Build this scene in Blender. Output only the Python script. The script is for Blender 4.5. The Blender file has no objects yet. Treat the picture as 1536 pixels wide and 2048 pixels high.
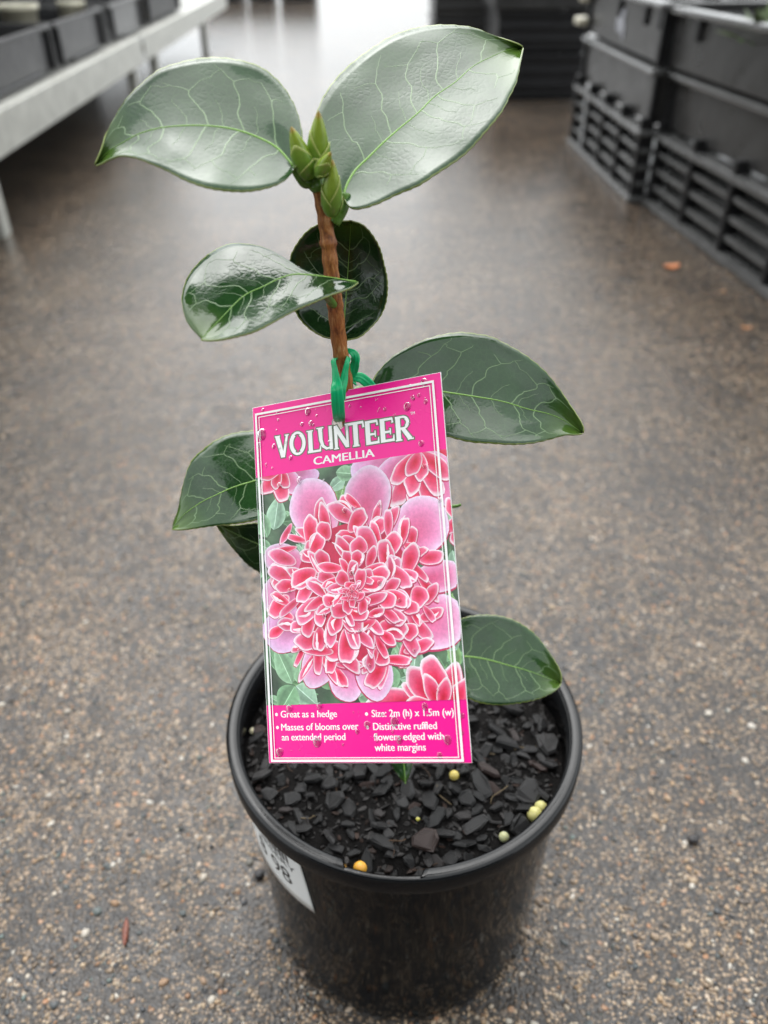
import bpy, bmesh, math, random
import numpy as np
from mathutils import Vector, Matrix, noise

# ------------------------------------------------------------------ camera
PITCH, ROLL = 0.6244153, 0.006242
CAM = np.array([-0.0084023, -0.2453061, 0.4336685])
FPX = 1620.0                                   # focal length for a 1536 x 2048 frame
_F = np.array([0, math.cos(PITCH), -math.sin(PITCH)])
_U0 = np.array([0, math.sin(PITCH), math.cos(PITCH)]); _R0 = np.array([1., 0, 0])
_U = math.cos(ROLL) * _U0 + math.sin(ROLL) * _R0
_R = math.cos(ROLL) * _R0 - math.sin(ROLL) * _U0
scene = bpy.context.scene
COL = scene.collection
cd = bpy.data.cameras.new('camera'); cam = bpy.data.objects.new('camera', cd); COL.objects.link(cam)
cam.matrix_world = Matrix(((_R[0], _U[0], -_F[0], CAM[0]), (_R[1], _U[1], -_F[1], CAM[1]),
                           (_R[2], _U[2], -_F[2], CAM[2]), (0, 0, 0, 1)))
cd.sensor_fit = 'VERTICAL'; cd.sensor_height = 36; cd.sensor_width = 27
cd.lens = FPX / 2048 * 36
cd.clip_start = 0.01; cd.clip_end = 500
cd.dof.use_dof = True; cd.dof.focus_distance = 0.272; cd.dof.aperture_fstop = cd.lens / 3.2
scene.camera = cam

# ------------------------------------------------------------------ sky and sun (overcast)
SUN_EL, SUN_AZ = math.radians(58), math.radians(-12)      # azimuth from +Y
world = bpy.data.worlds.new('World'); scene.world = world; world.use_nodes = True
wn = world.node_tree; wn.nodes.clear()
wo = wn.nodes.new('ShaderNodeOutputWorld'); wb = wn.nodes.new('ShaderNodeBackground')
sky = wn.nodes.new('ShaderNodeTexSky'); sky.sky_type = 'NISHITA'; sky.sun_disc = False
sky.sun_elevation = SUN_EL; sky.sun_rotation = SUN_AZ
sky.air_density = 1.0; sky.dust_density = 6.0; sky.ozone_density = 1.0
hs = wn.nodes.new('ShaderNodeHueSaturation'); hs.inputs['Saturation'].default_value = 0.10
wn.links.new(sky.outputs[0], hs.inputs['Color'])
# cloud deck: soft brightness variation of an overcast sky
tc = wn.nodes.new('ShaderNodeTexCoord'); cn = wn.nodes.new('ShaderNodeTexNoise')
cn.inputs['Scale'].default_value = 2.2; cn.inputs['Detail'].default_value = 5; cn.inputs['Roughness'].default_value = .6
wn.links.new(tc.outputs['Generated'], cn.inputs['Vector'])
cr = wn.nodes.new('ShaderNodeMapRange'); cr.inputs['From Min'].default_value = .3; cr.inputs['From Max'].default_value = .7
cr.inputs['To Min'].default_value = .72; cr.inputs['To Max'].default_value = 1.25
wn.links.new(cn.outputs['Fac'], cr.inputs['Value'])
vm = wn.nodes.new('ShaderNodeVectorMath'); vm.operation = 'SCALE'
deck = wn.nodes.new('ShaderNodeMix'); deck.data_type = 'RGBA'; deck.inputs[0].default_value = .6; deck.inputs[7].default_value = (7.4, 7.8, 8.0, 1)
wn.links.new(hs.outputs[0], deck.inputs[6]); wn.links.new(deck.outputs[2], vm.inputs[0]); wn.links.new(cr.outputs[0], vm.inputs['Scale'])
wn.links.new(vm.outputs[0], wb.inputs['Color']); wb.inputs['Strength'].default_value = 0.14
wn.links.new(wb.outputs[0], wo.inputs[0])
sl = bpy.data.lights.new('sun', 'SUN'); sl.energy = .8; sl.angle = math.radians(70); sl.color = (1, .97, .93)
sun = bpy.data.objects.new('sun', sl); COL.objects.link(sun)
sd = Vector((math.sin(SUN_AZ) * math.cos(SUN_EL), math.cos(SUN_AZ) * math.cos(SUN_EL), math.sin(SUN_EL)))
sun.rotation_euler = sd.to_track_quat('Z', 'Y').to_euler(); sun.location = (0, 1, 3)
vs = scene.view_settings
vs.view_transform = 'Standard'; vs.look = 'None'; vs.gamma = 1; vs.use_curve_mapping = False; vs.exposure = 1.18
scene.cycles.max_bounces = 7; scene.cycles.transmission_bounces = 5; scene.cycles.diffuse_bounces = 3; scene.cycles.glossy_bounces = 3

# ------------------------------------------------------------------ helpers
rng = random.Random(7)
def ray(x, y): return _F + (x - 768) / FPX * _R + (1024 - y) / FPX * _U
def at(x, y, Y):
    d = ray(x, y); return CAM + d * (Y - CAM[1]) / d[1]
def gnd(x, y, z=0.0):
    d = ray(x, y); return CAM + d * (z - CAM[2]) / d[2]
def unit(v):
    v = np.asarray(v, float); return v / np.linalg.norm(v)
def resample(pts, n):
    P = np.array(pts, float); s = np.r_[0, np.cumsum(np.linalg.norm(np.diff(P, axis=0), axis=1))]
    t = np.linspace(0, s[-1], n)
    return np.stack([np.interp(t, s, P[:, k]) for k in range(P.shape[1])], 1)
def smooth_path(pts, n):
    """Catmull-Rom through pts, n samples"""
    P = [np.array(p, float) for p in pts]; P = [2 * P[0] - P[1]] + P + [2 * P[-1] - P[-2]]
    out = []
    m = len(P) - 3
    for q in np.linspace(0, m, n):
        i = min(int(q), m - 1); t = q - i; a, b, c, d = P[i:i + 4]
        out.append(.5 * ((2 * b) + (-a + c) * t + (2 * a - 5 * b + 4 * c - d) * t * t + (-a + 3 * b - 3 * c + d) * t ** 3))
    return np.array(out)
def new_obj(name, data, parent=None, loc=None, kind=None):
    o = bpy.data.objects.new(name, data); COL.objects.link(o)
    if loc is not None: o.location = loc
    if parent is not None: o.parent = parent
    if kind: o['kind'] = kind
    return o
def tag(o, label, cat, group=None):
    o['label'] = label; o['category'] = cat
    if group: o['group'] = group
    return o
def empty(name, loc, label, cat, group=None, rz=0):
    o = new_obj(name, None, loc=tuple(loc)); o.empty_display_size = .02; o.rotation_euler = (0, 0, rz)
    return tag(o, label, cat, group)
def mesh(name, V, Fc, mat=None, parent=None, smooth=True, kind=None, off=None, cols=None, uvs=None, loc=None):
    """V in world coordinates minus off (the parent's location)"""
    V = np.asarray(V, float)
    if off is None and parent is not None:
        p = parent; off = np.zeros(3)
        while p is not None: off = off + np.array(p.location); p = p.parent
    if off is not None: V = V - np.asarray(off, float)
    me = bpy.data.meshes.new(name); me.from_pydata([tuple(v) for v in V], [], [tuple(int(i) for i in f) for f in Fc])
    if smooth: me.polygons.foreach_set('use_smooth', [True] * len(me.polygons))
    if cols is not None:
        a = me.color_attributes.new('Col', 'FLOAT_COLOR', 'POINT')
        a.data.foreach_set('color', np.c_[np.asarray(cols, float), np.ones(len(cols))].ravel())
    if uvs is not None:
        l = me.uv_layers.new(name='UVMap'); idx = np.zeros(len(me.loops), int); me.loops.foreach_get('vertex_index', idx)
        l.data.foreach_set('uv', np.asarray(uvs, float)[idx].ravel())
    if mat: me.materials.append(mat)
    me.update()
    return new_obj(name, me, parent, loc, kind)
class MB:
    def __init__(s): s.v = []; s.f = []; s.c = []
    def add(s, V, Fc, c=None):
        b = len(s.v); s.v += [tuple(map(float, v)) for v in V]; s.f += [tuple(i + b for i in f) for f in Fc]
        if c is not None:
            c = np.asarray(c, float); s.c += ([tuple(c)] * len(V) if c.ndim == 1 else [tuple(q) for q in c])
    def build(s, name, mat, parent=None, **k):
        return mesh(name, s.v, s.f, mat, parent, cols=s.c if s.c else None, **k)
def box_bm(name, size, bev, mat, parent=None, loc=(0, 0, 0), rot=(0, 0, 0), taper=None):
    """bevelled box centred on loc, size xyz, in parent space"""
    bm = bmesh.new(); bmesh.ops.create_cube(bm, size=1)
    for v in bm.verts:
        if taper and v.co.z > 0: v.co.x *= taper; v.co.y *= taper
        v.co.x *= size[0]; v.co.y *= size[1]; v.co.z *= size[2]
    if bev: bmesh.ops.bevel(bm, geom=bm.edges[:], offset=bev, segments=2, affect='EDGES', profile=.6)
    me = bpy.data.meshes.new(name); bm.to_mesh(me); bm.free(); me.materials.append(mat)
    o = new_obj(name, me, parent, loc); o.rotation_euler = rot
    return o
def lathe(prof, n=96, a0=0, a1=2 * math.pi, closed=True):
    V, Fc = [], []; m = len(prof); k = n if closed else n + 1
    for i in range(k):
        a = a0 + (a1 - a0) * i / n
        for r, z in prof: V.append((r * math.cos(a), r * math.sin(a), z))
    for i in range(n):
        for j in range(m - 1):
            p, q = i * m + j, ((i + 1) % k) * m + j
            Fc.append((p, q, q + 1, p + 1))
    return V, Fc
def tube(path, rad, seg=8, cap=True, flat=1.0):
    P = np.array(path, float); n = len(P); V, Fc = [], []
    T = np.gradient(P, axis=0); ref = np.array([.31, -.8, .5]) ; N = None
    for i in range(n):
        t = unit(T[i])
        if N is None: N = unit(np.cross(t, ref))
        N = unit(N - t * (N @ t)); B = np.cross(t, N); r = rad[i] if hasattr(rad, '__len__') else rad
        for k in range(seg):
            a = 2 * math.pi * k / seg; V.append(P[i] + r * (math.cos(a) * N + flat * math.sin(a) * B))
    for i in range(n - 1):
        for k in range(seg): Fc.append((i * seg + k, i * seg + (k + 1) % seg, (i + 1) * seg + (k + 1) % seg, (i + 1) * seg + k))
    if cap: Fc.append(tuple(range(seg - 1, -1, -1))); Fc.append(tuple((n - 1) * seg + k for k in range(seg)))
    return V, Fc

# ------------------------------------------------------------------ materials
class Mat:
    def __init__(s, name):
        s.m = bpy.data.materials.new(name); s.m.use_nodes = True; s.nt = s.m.node_tree
        s.b = s.nt.nodes['Principled BSDF']; s._uv = None
    def n(s, typ, ins=None, **props):
        nd = s.nt.nodes.new('ShaderNode' + typ)
        for k, v in props.items(): setattr(nd, k, v)
        for k, v in (ins or {}).items(): s.set(nd.inputs[k], v)
        return nd
    def set(s, sock, v):
        if isinstance(v, bpy.types.NodeSocket): s.nt.links.new(v, sock)
        elif isinstance(v, bpy.types.Node): s.nt.links.new(v.outputs[0], sock)
        else:
            if hasattr(sock.default_value, '__len__') and not hasattr(v, '__len__'): v = [v] * len(sock.default_value)
            if hasattr(sock.default_value, '__len__') and len(sock.default_value) == 4 and len(v) == 3: v = (*v, 1)
            sock.default_value = v
    def p(s, **k):
        for a, v in k.items(): s.set(s.b.inputs[a.replace('_', ' ')], v)
        return s
    def obj(s): return s.n('TexCoord').outputs['Object']
    def uv(s): return s.n('TexCoord').outputs['UV']
    def ramp(s, fac, stops, interp='LINEAR'):
        r = s.n('ValToRGB', {'Fac': fac}); r.color_ramp.interpolation = interp
        while len(r.color_ramp.elements) < len(stops): r.color_ramp.elements.new(.5)
        for e, (pos, c) in zip(r.color_ramp.elements, stops):
            e.position = pos; e.color = (c, c, c, 1) if not hasattr(c, '__len__') else (*c, 1)
        return r.outputs[0]
    def noise(s, vec, scale, detail=3, rough=.55, dist=0):
        return s.n('TexNoise', {'Vector': vec, 'Scale': scale, 'Detail': detail, 'Roughness': rough, 'Distortion': dist}).outputs[0]
    def voro(s, vec, scale, feature='F1', out='Distance', rand=1):
        return s.n('TexVoronoi', {'Vector': vec, 'Scale': scale, 'Randomness': rand}, feature=feature).outputs[out]
    def math(s, op, a, b=0.0, c=0.0):
        nd = s.n('Math', operation=op); s.set(nd.inputs[0], a); s.set(nd.inputs[1], b); s.set(nd.inputs[2], c); return nd.outputs[0]
    def mix(s, fac, a, b, blend='MIX'):
        nd = s.nt.nodes.new('ShaderNodeMix'); nd.data_type = 'RGBA'; nd.blend_type = blend
        s.set(nd.inputs[0], fac); s.set(nd.inputs[6], a); s.set(nd.inputs[7], b); return nd.outputs[2]
    def map(s, vec, scale): return s.n('Mapping', {'Vector': vec, 'Scale': scale}).outputs[0]
    def bump(s, h, strength, dist, prev=None):
        b = s.n('Bump', {'Height': h, 'Strength': strength, 'Distance': dist})
        if prev is not None: s.set(b.inputs['Normal'], prev)
        return b.outputs[0]
    def sep(s, vec): return s.n('SeparateXYZ', {'Vector': vec}).outputs

def mat_ground():
    M = Mat('wet_asphalt'); o = M.obj()
    warp = M.n('TexNoise', {'Vector': o, 'Scale': 60, 'Detail': 2}).outputs['Color']
    wv = M.n('VectorMath', {0: warp}, operation='SCALE'); M.set(wv.inputs['Scale'], .006)
    ov = M.n('VectorMath', {0: o, 1: wv.outputs[0]}, operation='ADD').outputs[0]
    # fine grains
    vf = M.n('TexVoronoi', {'Vector': ov, 'Scale': 520}); vm_ = M.n('TexVoronoi', {'Vector': ov, 'Scale': 250})
    rf = M.sep(vf.outputs['Color']); rm = M.sep(vm_.outputs['Color'])
    patch = M.noise(o, 9, 4, .6); patch2 = M.noise(o, 75, 4, .65)
    pk = M.math('ADD', M.math('MULTIPLY', patch, .40), M.math('MULTIPLY', patch2, .70))
    sel = M.math('ADD', rf[0], M.math('MULTIPLY', M.math('SUBTRACT', pk, .55), 2.9))
    fine = M.ramp(sel, [(.0, (.026, .027, .030)), (.42, (.048, .044, .040)), (.60, (.140, .097, .063)), (.82, (.240, .168, .108)), (1, (.38, .28, .185))])
    gm = M.ramp(vf.outputs['Distance'], [(.25, 1), (.62, 0)])
    base = M.mix(gm, (.034, .029, .025), fine)
    med = M.ramp(rm[1], [(0, (.06, .062, .066)), (.45, (.13, .10, .075)), (.7, (.28, .2, .135)), (.85, (.34, .17, .085)), (1, (.42, .37, .3))])
    mm = M.math('MULTIPLY', M.ramp(vm_.outputs['Distance'], [(.28, 1), (.42, 0)]), M.ramp(M.math('ADD', rm[0], M.math('MULTIPLY', pk, .25)), [(.72, 0), (.78, 1)]))
    base = M.mix(mm, base, med)
    grime = M.ramp(M.noise(o, 3.2, 4, .65), [(.35, .72), (.68, 1.12)])
    base = M.mix(1.0, base, grime, 'MULTIPLY')
    yy = M.sep(o)[1]
    far = M.n('MapRange', {'Value': yy, 'From Min': .35, 'From Max': 2.2}); far = far.outputs[0]      # standing water further along the aisle
    film = M.ramp(M.math('ADD', M.noise(o, 26, 4, .62, .4), M.math('MULTIPLY', far, .35)), [(.40, 0), (.60, 1)])
    rough = M.math('MULTIPLY_ADD', film, -.24, .38)
    h = M.math('ADD', M.math('MULTIPLY', M.math('SUBTRACT', .6, vf.outputs['Distance']), .35), M.math('MULTIPLY', mm, .6))
    h = M.math('ADD', h, M.math('MULTIPLY', patch2, 1.1))
    h = M.math('ADD', h, M.math('MULTIPLY', M.noise(o, 170, 3, .6), .8))
    nb = M.bump(h, M.math('MULTIPLY_ADD', far, -.38, .5), .0020)
    M.p(Base_Color=base, Roughness=rough, Normal=nb, Specular_IOR_Level=.36)
    return M.m
def mat_stone(attr):
    M = Mat('aggregate_stone' + ('_mix' if attr else ''))
    if attr: c = M.n('VertexColor', layer_name='Col').outputs[0]
    else:
        r = M.n('ObjectInfo').outputs['Random']
        c = M.ramp(r, [(0, (.065, .068, .072)), (.22, (.10, .12, .115)), (.34, (.19, .14, .10)), (.62, (.36, .27, .18)), (.74, (.30, .18, .10)), (.82, (.46, .41, .34)), (1, (.5, .47, .42))], 'LINEAR')
    o = M.obj(); nz = M.noise(o, 900, 3)
    M.p(Base_Color=M.mix(1, c, M.ramp(nz, [(.3, .7), (.7, 1.15)]), 'MULTIPLY'), Roughness=.28, Normal=M.bump(nz, .4, .0004))
    return M.m
def mat_plain(name, col, rough=.5, metal=0, var=.25, scale=60, bump=0.0, bscale=200, spec=.5, rvar=.15):
    M = Mat(name); o = M.obj(); nz = M.noise(o, scale, 4, .6)
    c = M.mix(1, col, M.ramp(nz, [(.3, 1 - var), (.7, 1 + var)]), 'MULTIPLY')
    M.p(Base_Color=c, Roughness=M.math('MULTIPLY_ADD', M.noise(o, scale * 1.7, 3), rvar * 2, rough - rvar), Metallic=metal, Specular_IOR_Level=spec)
    if bump: M.p(Normal=M.bump(M.noise(o, bscale, 4, .6), bump, .001))
    return M.m
def mat_pot():
    M = Mat('black_pot_plastic'); o = M.obj()
    v = M.n('TexVoronoi', {'Vector': M.map(o, (1, 1, .55)), 'Scale': 210})
    drop = M.math('MULTIPLY', M.ramp(v.outputs['Distance'], [(.12, 1), (.5, 0)]), M.ramp(M.sep(v.outputs['Color'])[0], [(.5, 0), (.6, 1)]))
    streak = M.noise(M.map(o, (140, 140, 16)), 1, 4, .6)
    h = M.math('ADD', M.math('MULTIPLY', drop, 1.0), M.math('MULTIPLY', streak, .8))
    dust = M.ramp(M.noise(o, 90, 5, .7), [(.5, 0), (.75, 1)])
    M.p(Base_Color=M.mix(dust, (.003, .003, .0033), (.007, .0065, .006)), Roughness=M.math('MULTIPLY_ADD', M.noise(o, 60, 3), .12, .03), Normal=M.bump(h, .16, .0010), Specular_IOR_Level=.14)
    return M.m
def mat_rim():
    M = Mat('black_rim_plastic'); o = M.obj()
    wet = M.ramp(M.noise(o, 130, 4, .7, .6), [(.52, 0), (.58, 1)])
    M.p(Base_Color=(.006, .0064, .0072), Roughness=M.math('MULTIPLY_ADD', wet, -.10, .22), Normal=M.bump(M.noise(o, 420, 3), .08, .0006), Specular_IOR_Level=.34)
    return M.m
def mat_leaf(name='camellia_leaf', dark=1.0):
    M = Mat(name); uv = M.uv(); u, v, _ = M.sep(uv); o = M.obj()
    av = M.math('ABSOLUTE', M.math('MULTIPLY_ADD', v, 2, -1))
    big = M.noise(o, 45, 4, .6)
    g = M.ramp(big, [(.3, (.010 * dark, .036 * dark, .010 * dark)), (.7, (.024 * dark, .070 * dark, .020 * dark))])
    tip = M.math('MULTIPLY', M.ramp(u, [(.78, 0), (.97, 1)]), .7)
    g = M.mix(tip, g, (.085, .15, .02))
    cell = M.voro(M.map(o, (1, 1, 1)), 520, 'DISTANCE_TO_EDGE')
    g = M.mix(M.ramp(cell, [(.0, .30), (.06, 0)]), g, (.05, .12, .035))
    edge = M.ramp(av, [(.975, 0), (.995, 1)])
    g = M.mix(edge, g, (.20, .25, .06))
    wet = M.ramp(M.noise(o, 60, 4, .62, .3), [(.47, 0), (.50, 1)])
    rough = M.math('MULTIPLY_ADD', wet, -.13, .21)
    h = M.math('ADD', M.math('MULTIPLY', M.noise(o, 300, 4, .6), .5), M.math('MULTIPLY', M.ramp(cell, [(0, 0), (.25, 1)]), .35))
    h = M.math('ADD', M.math('MULTIPLY', h, M.math('MULTIPLY_ADD', wet, -.65, 1)), M.math('MULTIPLY', wet, .25))
    M.p(Base_Color=g, Roughness=rough, Normal=M.bump(h, .16, .0005), Specular_IOR_Level=.46, Coat_Weight=.25, Coat_Roughness=.05, Coat_IOR=1.45)
    tr = M.n('BsdfTranslucent', {'Color': (.10, .22, .02)})
    mx = M.n('MixShader', {0: .10}); M.set(mx.inputs[1], M.b.outputs[0]); M.set(mx.inputs[2], tr.outputs[0])
    M.nt.links.new(mx.outputs[0], M.nt.nodes['Material Output'].inputs[0])
    return M.m
def mat_bark_stem():
    M = Mat('brown_stem_bark'); uv = M.uv()
    s1 = M.noise(M.map(uv, (9, 3.2, 1)), 1.0, 5, .7, .4); s2 = M.noise(M.map(uv, (26, 14, 1)), 1, 4, .6)
    c = M.ramp(s1, [(.30, (.06, .019, .006)), (.43, (.25, .08, .018)), (.55, (.42, .16, .04)), (.70, (.58, .34, .15))])
    M.p(Base_Color=c, Roughness=.42, Normal=M.bump(M.math('ADD', s1, M.math('MULTIPLY', s2, .5)), .8, .0007), Specular_IOR_Level=.5)
    return M.m
def mat_col(name, rough=.3, spec=.5, coat=0, bump=0, bscale=300, sss=0):
    M = Mat(name); c = M.n('VertexColor', layer_name='Col').outputs[0]
    M.p(Base_Color=c, Roughness=rough, Specular_IOR_Level=spec, Coat_Weight=coat, Coat_Roughness=.1)
    if bump: M.p(Normal=M.bump(M.noise(M.obj(), bscale, 3), bump, .0005))
    return M.m
def mat_flat(name, col, rough=.3, spec=.5, **k):
    M = Mat(name); M.p(Base_Color=col, Roughness=rough, Specular_IOR_Level=spec, **k); return M.m
def mat_chip():
    M = Mat('wet_bark_chip'); r = M.n('ObjectInfo').outputs['Random']; o = M.obj()
    c = M.ramp(r, [(0, (.005, .0049, .0051)), (.5, (.011, .0104, .0106)), (.82, (.021, .0198, .0198)), (.93, (.024, .014, .012)), (1, (.034, .018, .014))])
    nz = M.noise(M.map(o, (1, 1, 2)), 700, 4, .6)
    M.p(Base_Color=M.mix(1, c, M.ramp(nz, [(.3, .55), (.7, 1.4)]), 'MULTIPLY'), Roughness=M.math('MULTIPLY_ADD', nz, .3, .22), Normal=M.bump(nz, .5, .0006), Specular_IOR_Level=.42)
    return M.m
MG = mat_ground(); MS = mat_stone(False); MSC = mat_stone(True)
MPOT = mat_pot(); MRIM = mat_rim(); MLEAF = mat_leaf(); MLEAFSHADE = mat_leaf('camellia_leaf_shaded', .7)  # second leaf copy is darker: shade and dark reflections put into its colour
MVEIN = mat_flat('leaf_vein', (.10, .22, .045), .3, .6); MRIB = mat_flat('leaf_midrib', (.17, .34, .05), .28, .5)
MSIDE = mat_flat('leaf_side_vein', (.11, .19, .075), .26, .6)
MSTEM = mat_bark_stem(); MGREENSTEM = mat_plain('green_petiole', (.10, .21, .03), .3, 0, .25, 300)
MBUD = mat_col('bud_scale', .32, .5, .2, .3, 600)
MCHIP = mat_chip(); MSOIL = mat_plain('wet_potting_mix', (.005, .0044, .0042), .7, 0, .5, 300, .9, 600, .08)
MCHIPC = mat_col('fine_bark_crumb', .5, .2, 0, .5, 900)
def mat_print():
    M = Mat('printed_photo'); c = M.n('VertexColor', layer_name='Col').outputs[0]; o = M.obj()
    g = M.ramp(M.noise(o, 900, 4, .7), [(.3, .88), (.7, 1.10)]); g2 = M.ramp(M.noise(o, 260, 3, .6), [(.3, .90), (.7, 1.08)])
    M.p(Base_Color=M.mix(1, M.mix(1, c, g, 'MULTIPLY'), g2, 'MULTIPLY'), Roughness=.28, Specular_IOR_Level=.45); return M.m
MPRINT = mat_print()
MWHITE = mat_flat('white_ink', (.86, .86, .85), .32, .45); MEDGE = mat_flat('white_card_edge', (.8, .8, .8), .6)
MPINK = mat_plain('magenta_ink', (.86, .006, .27), .26, 0, .015, 40, 0, 1, .45, .06)
MOUTL = mat_flat('olive_ink', (.10, .13, .08), .32, .45)
MTIE = Mat('green_plastic_tie').p(Base_Color=(.006, .46, .17), Roughness=.28, Transmission_Weight=.1, IOR=1.4).m
MWATER = Mat('water').p(Base_Color=(1, 1, 1), Roughness=.0, Transmission_Weight=1.0, IOR=1.33).m
MGALV = mat_plain('galvanised_steel', (.46, .46, .42), .40, .35, .18, 28, .15, 120)
MGALVD = mat_plain('dull_steel', (.30, .30, .28), .5, .3, .25, 30)
MCRATE = mat_plain('dark_crate_plastic', (.036, .0355, .035), .32, 0, .3, 18, .2, 90, .5)
MLEDGE = mat_plain('lit_ledge_plastic', (.085, .085, .084), .22, 0, .3, 18, .10, 90, .7)  # lighter crate plastic: sky highlights on ledges and slats put into the colour
MCRATEB = mat_plain('black_crate_plastic', (.008, .008, .009), .45, 0, .3, 30, .2, 90, .4)
MTRAY = mat_plain('grey_tray_plastic', (.032, .032, .034), .36, 0, .3, 22, .15, 80, .5)
MPALE = mat_plain('pale_pot_plastic', (.52, .49, .38), .4, 0, .15, 60)
MOLIVE = mat_plain('olive_foliage', (.055, .085, .02), .4, 0, .4, 90)

# ------------------------------------------------------------------ ground
g0, gs = -3.0, []
xs = np.r_[-40, -12, -4, np.linspace(-1.2, 1.2, 13), 4, 12, 40]; ys = np.r_[-30, -8, -2, np.linspace(-.8, 2.4, 17), 4, 8, 16, 40, 90]
V = [(x, y, 0) for y in ys for x in xs]; nx = len(xs)
Fc = [(j * nx + i, j * nx + i + 1, (j + 1) * nx + i + 1, (j + 1) * nx + i) for j in range(len(ys) - 1) for i in range(nx - 1)]
ground = mesh('ground', V, Fc, MG, smooth=False, kind='structure')

def ico(sub):
    bm = bmesh.new(); bmesh.ops.create_icosphere(bm, subdivisions=sub, radius=1)
    V = np.array([v.co[:] for v in bm.verts]); Fq = [tuple(v.index for v in f.verts) for f in bm.faces]; bm.free(); return V, Fq
ICO1, ICO1F = ico(1); ICO2, ICO2F = ico(2)
PAL = [(.06, .062, .066), (.075, .085, .085), (.12, .10, .085), (.20, .15, .105), (.30, .22, .15), (.36, .27, .18), (.40, .33, .25), (.26, .15, .085), (.34, .23, .135), (.5, .46, .40), (.11, .14, .13)]
PW = [5, 3, 5, 8, 9, 7, 5, 3, 3, 2.2, 2]
def stone_pos(r):
    while True:
        # denser close to the camera, where single stones show
        y = -.16 + abs(r.gauss(0, .33)); x = r.uniform(-1, 1) * (.24 + .45 * max(y + .1, 0))
        if math.hypot(x, y) > .0705: return x, y
mb = MB(); r = random.Random(3)
for i in range(21000):
    x, y = stone_pos(r); s = .0006 + .0011 * r.random() ** 1.6
    if noise.noise(Vector((x * 38, y * 38, 9))) * .8 + noise.noise(Vector((x * 110, y * 110, 3))) * .6 + r.uniform(-.35, .35) < .0: continue
    sc = np.array([s * r.uniform(.8, 1.5), s * r.uniform(.7, 1.1), s * r.uniform(.5, .8)]); a = r.uniform(0, 6.28)
    Vv = ICO1 * (1 + .18 * np.array([[r.gauss(0, 1)] for _ in range(len(ICO1))])) * sc
    c, sn = math.cos(a), math.sin(a)
    Vv = np.c_[Vv[:, 0] * c - Vv[:, 1] * sn + x, Vv[:, 0] * sn + Vv[:, 1] * c + y, Vv[:, 2] + s * r.uniform(-.15, .2)]
    col = np.array(r.choices(PAL, PW)[0]) * r.uniform(.75, 1.2)
    mb.add(Vv, ICO1F, col)
mb.build('gravel', MSC, ground, kind='stuff')
stone_me = []
for k in range(10):
    Vv = ICO2 * np.array([1, r.uniform(.6, .95), r.uniform(.5, .75)])
    Vv = Vv * (1 + .16 * np.array([[noise.noise(Vector(v) * 1.6 + Vector((k * 7, 0, 0)))] for v in ICO2]) * 2)
    me = bpy.data.meshes.new('stone'); me.from_pydata([tuple(v) for v in Vv], [], ICO2F); me.materials.append(MS)
    me.polygons.foreach_set('use_smooth', [True] * len(me.polygons)); stone_me.append(me)
for i in range(300):
    x, y = stone_pos(r)
    while y > .55: x, y = stone_pos(r)
    o = new_obj('stone', r.choice(stone_me), ground, (x, y, .0002)); s = .0013 + .0016 * r.random() ** 1.5
    o.scale = (s, s, s * .9); o.rotation_euler = (0, 0, r.uniform(0, 6.28))

# dark screen added unseen behind the viewer to block sky light and reflections
scr = empty('light_blocking_screen', (0, -2.3, 0), 'unseen dark green cloth screen added behind the camera to block sky light', 'screen')
MCLOTH = mat_plain('blocker_cloth', (.012, .016, .013), .8, 0, .3, 14); MPOST = mat_plain('blocker_timber', (.10, .07, .045), .7, 0, .3, 30)
for k in range(4): box_bm('cloth_panel', (1.46, .006, 2.15), .001, MCLOTH, scr, (-2.25 + 1.5 * k, 0, 1.12))
for k in range(5): box_bm('post', (.07, .07, 2.3), .004, MPOST, scr, (-3 + 1.5 * k, -.042, 1.15))

# ------------------------------------------------------------------ bench on the left with trays and pots
def bench(ang, G, t0, t1, legs, label):
    b = empty('display_bench', (G[0] - math.sin(ang) * t0, G[1] + math.cos(ang) * t0, 0), label, 'bench', 'low galvanised benches along the aisle', ang)
    L = t1 - t0
    # local: +y along the aisle, -x away from the aisle; front face of the rail at x = 0
    box_bm('front_rail', (.004, L, .066), .0012, MGALV, b, (-.002, L / 2, .151))
    box_bm('rail_lip', (.026, L, .004), .0012, MGALV, b, (-.0175, L / 2, .182))
    box_bm('back_rail', (.004, L, .066), .0012, MGALV, b, (-.75, L / 2, .151))
    for k in range(9): box_bm('top_slat', (.077, L - .01, .006), .001, MGALVD, b, (-.075 - k * .08, L / 2, .178))
    for y in legs:
        for x in (-.018, -.73): box_bm('leg', (.026, .034, .150), .0015, MGALV, b, (x, y - t0, .075))
    for y in (legs[0], legs[-1]): box_bm('cross_bar', (.7, .02, .03), .001, MGALVD, b, (-.375, y - t0, .135))
    return b
BA = math.radians(2.0); BG = gnd(10, 472) + np.array([.012, 0, 0])
bench(BA, BG, -.62, 1.26, (-.57, .0, 1.16), 'pale galvanised bench carrying two dark grey trays, nearer the potted plant')
bench(BA, BG, 1.29, 3.3, (1.48, 2.56), 'pale galvanised bench further along the aisle, carrying a light grey tray')
def bloc(t, d, z):
    return (BG[0] - math.sin(BA) * t - math.cos(BA) * d, BG[1] + math.cos(BA) * t - math.sin(BA) * d, z)
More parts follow.
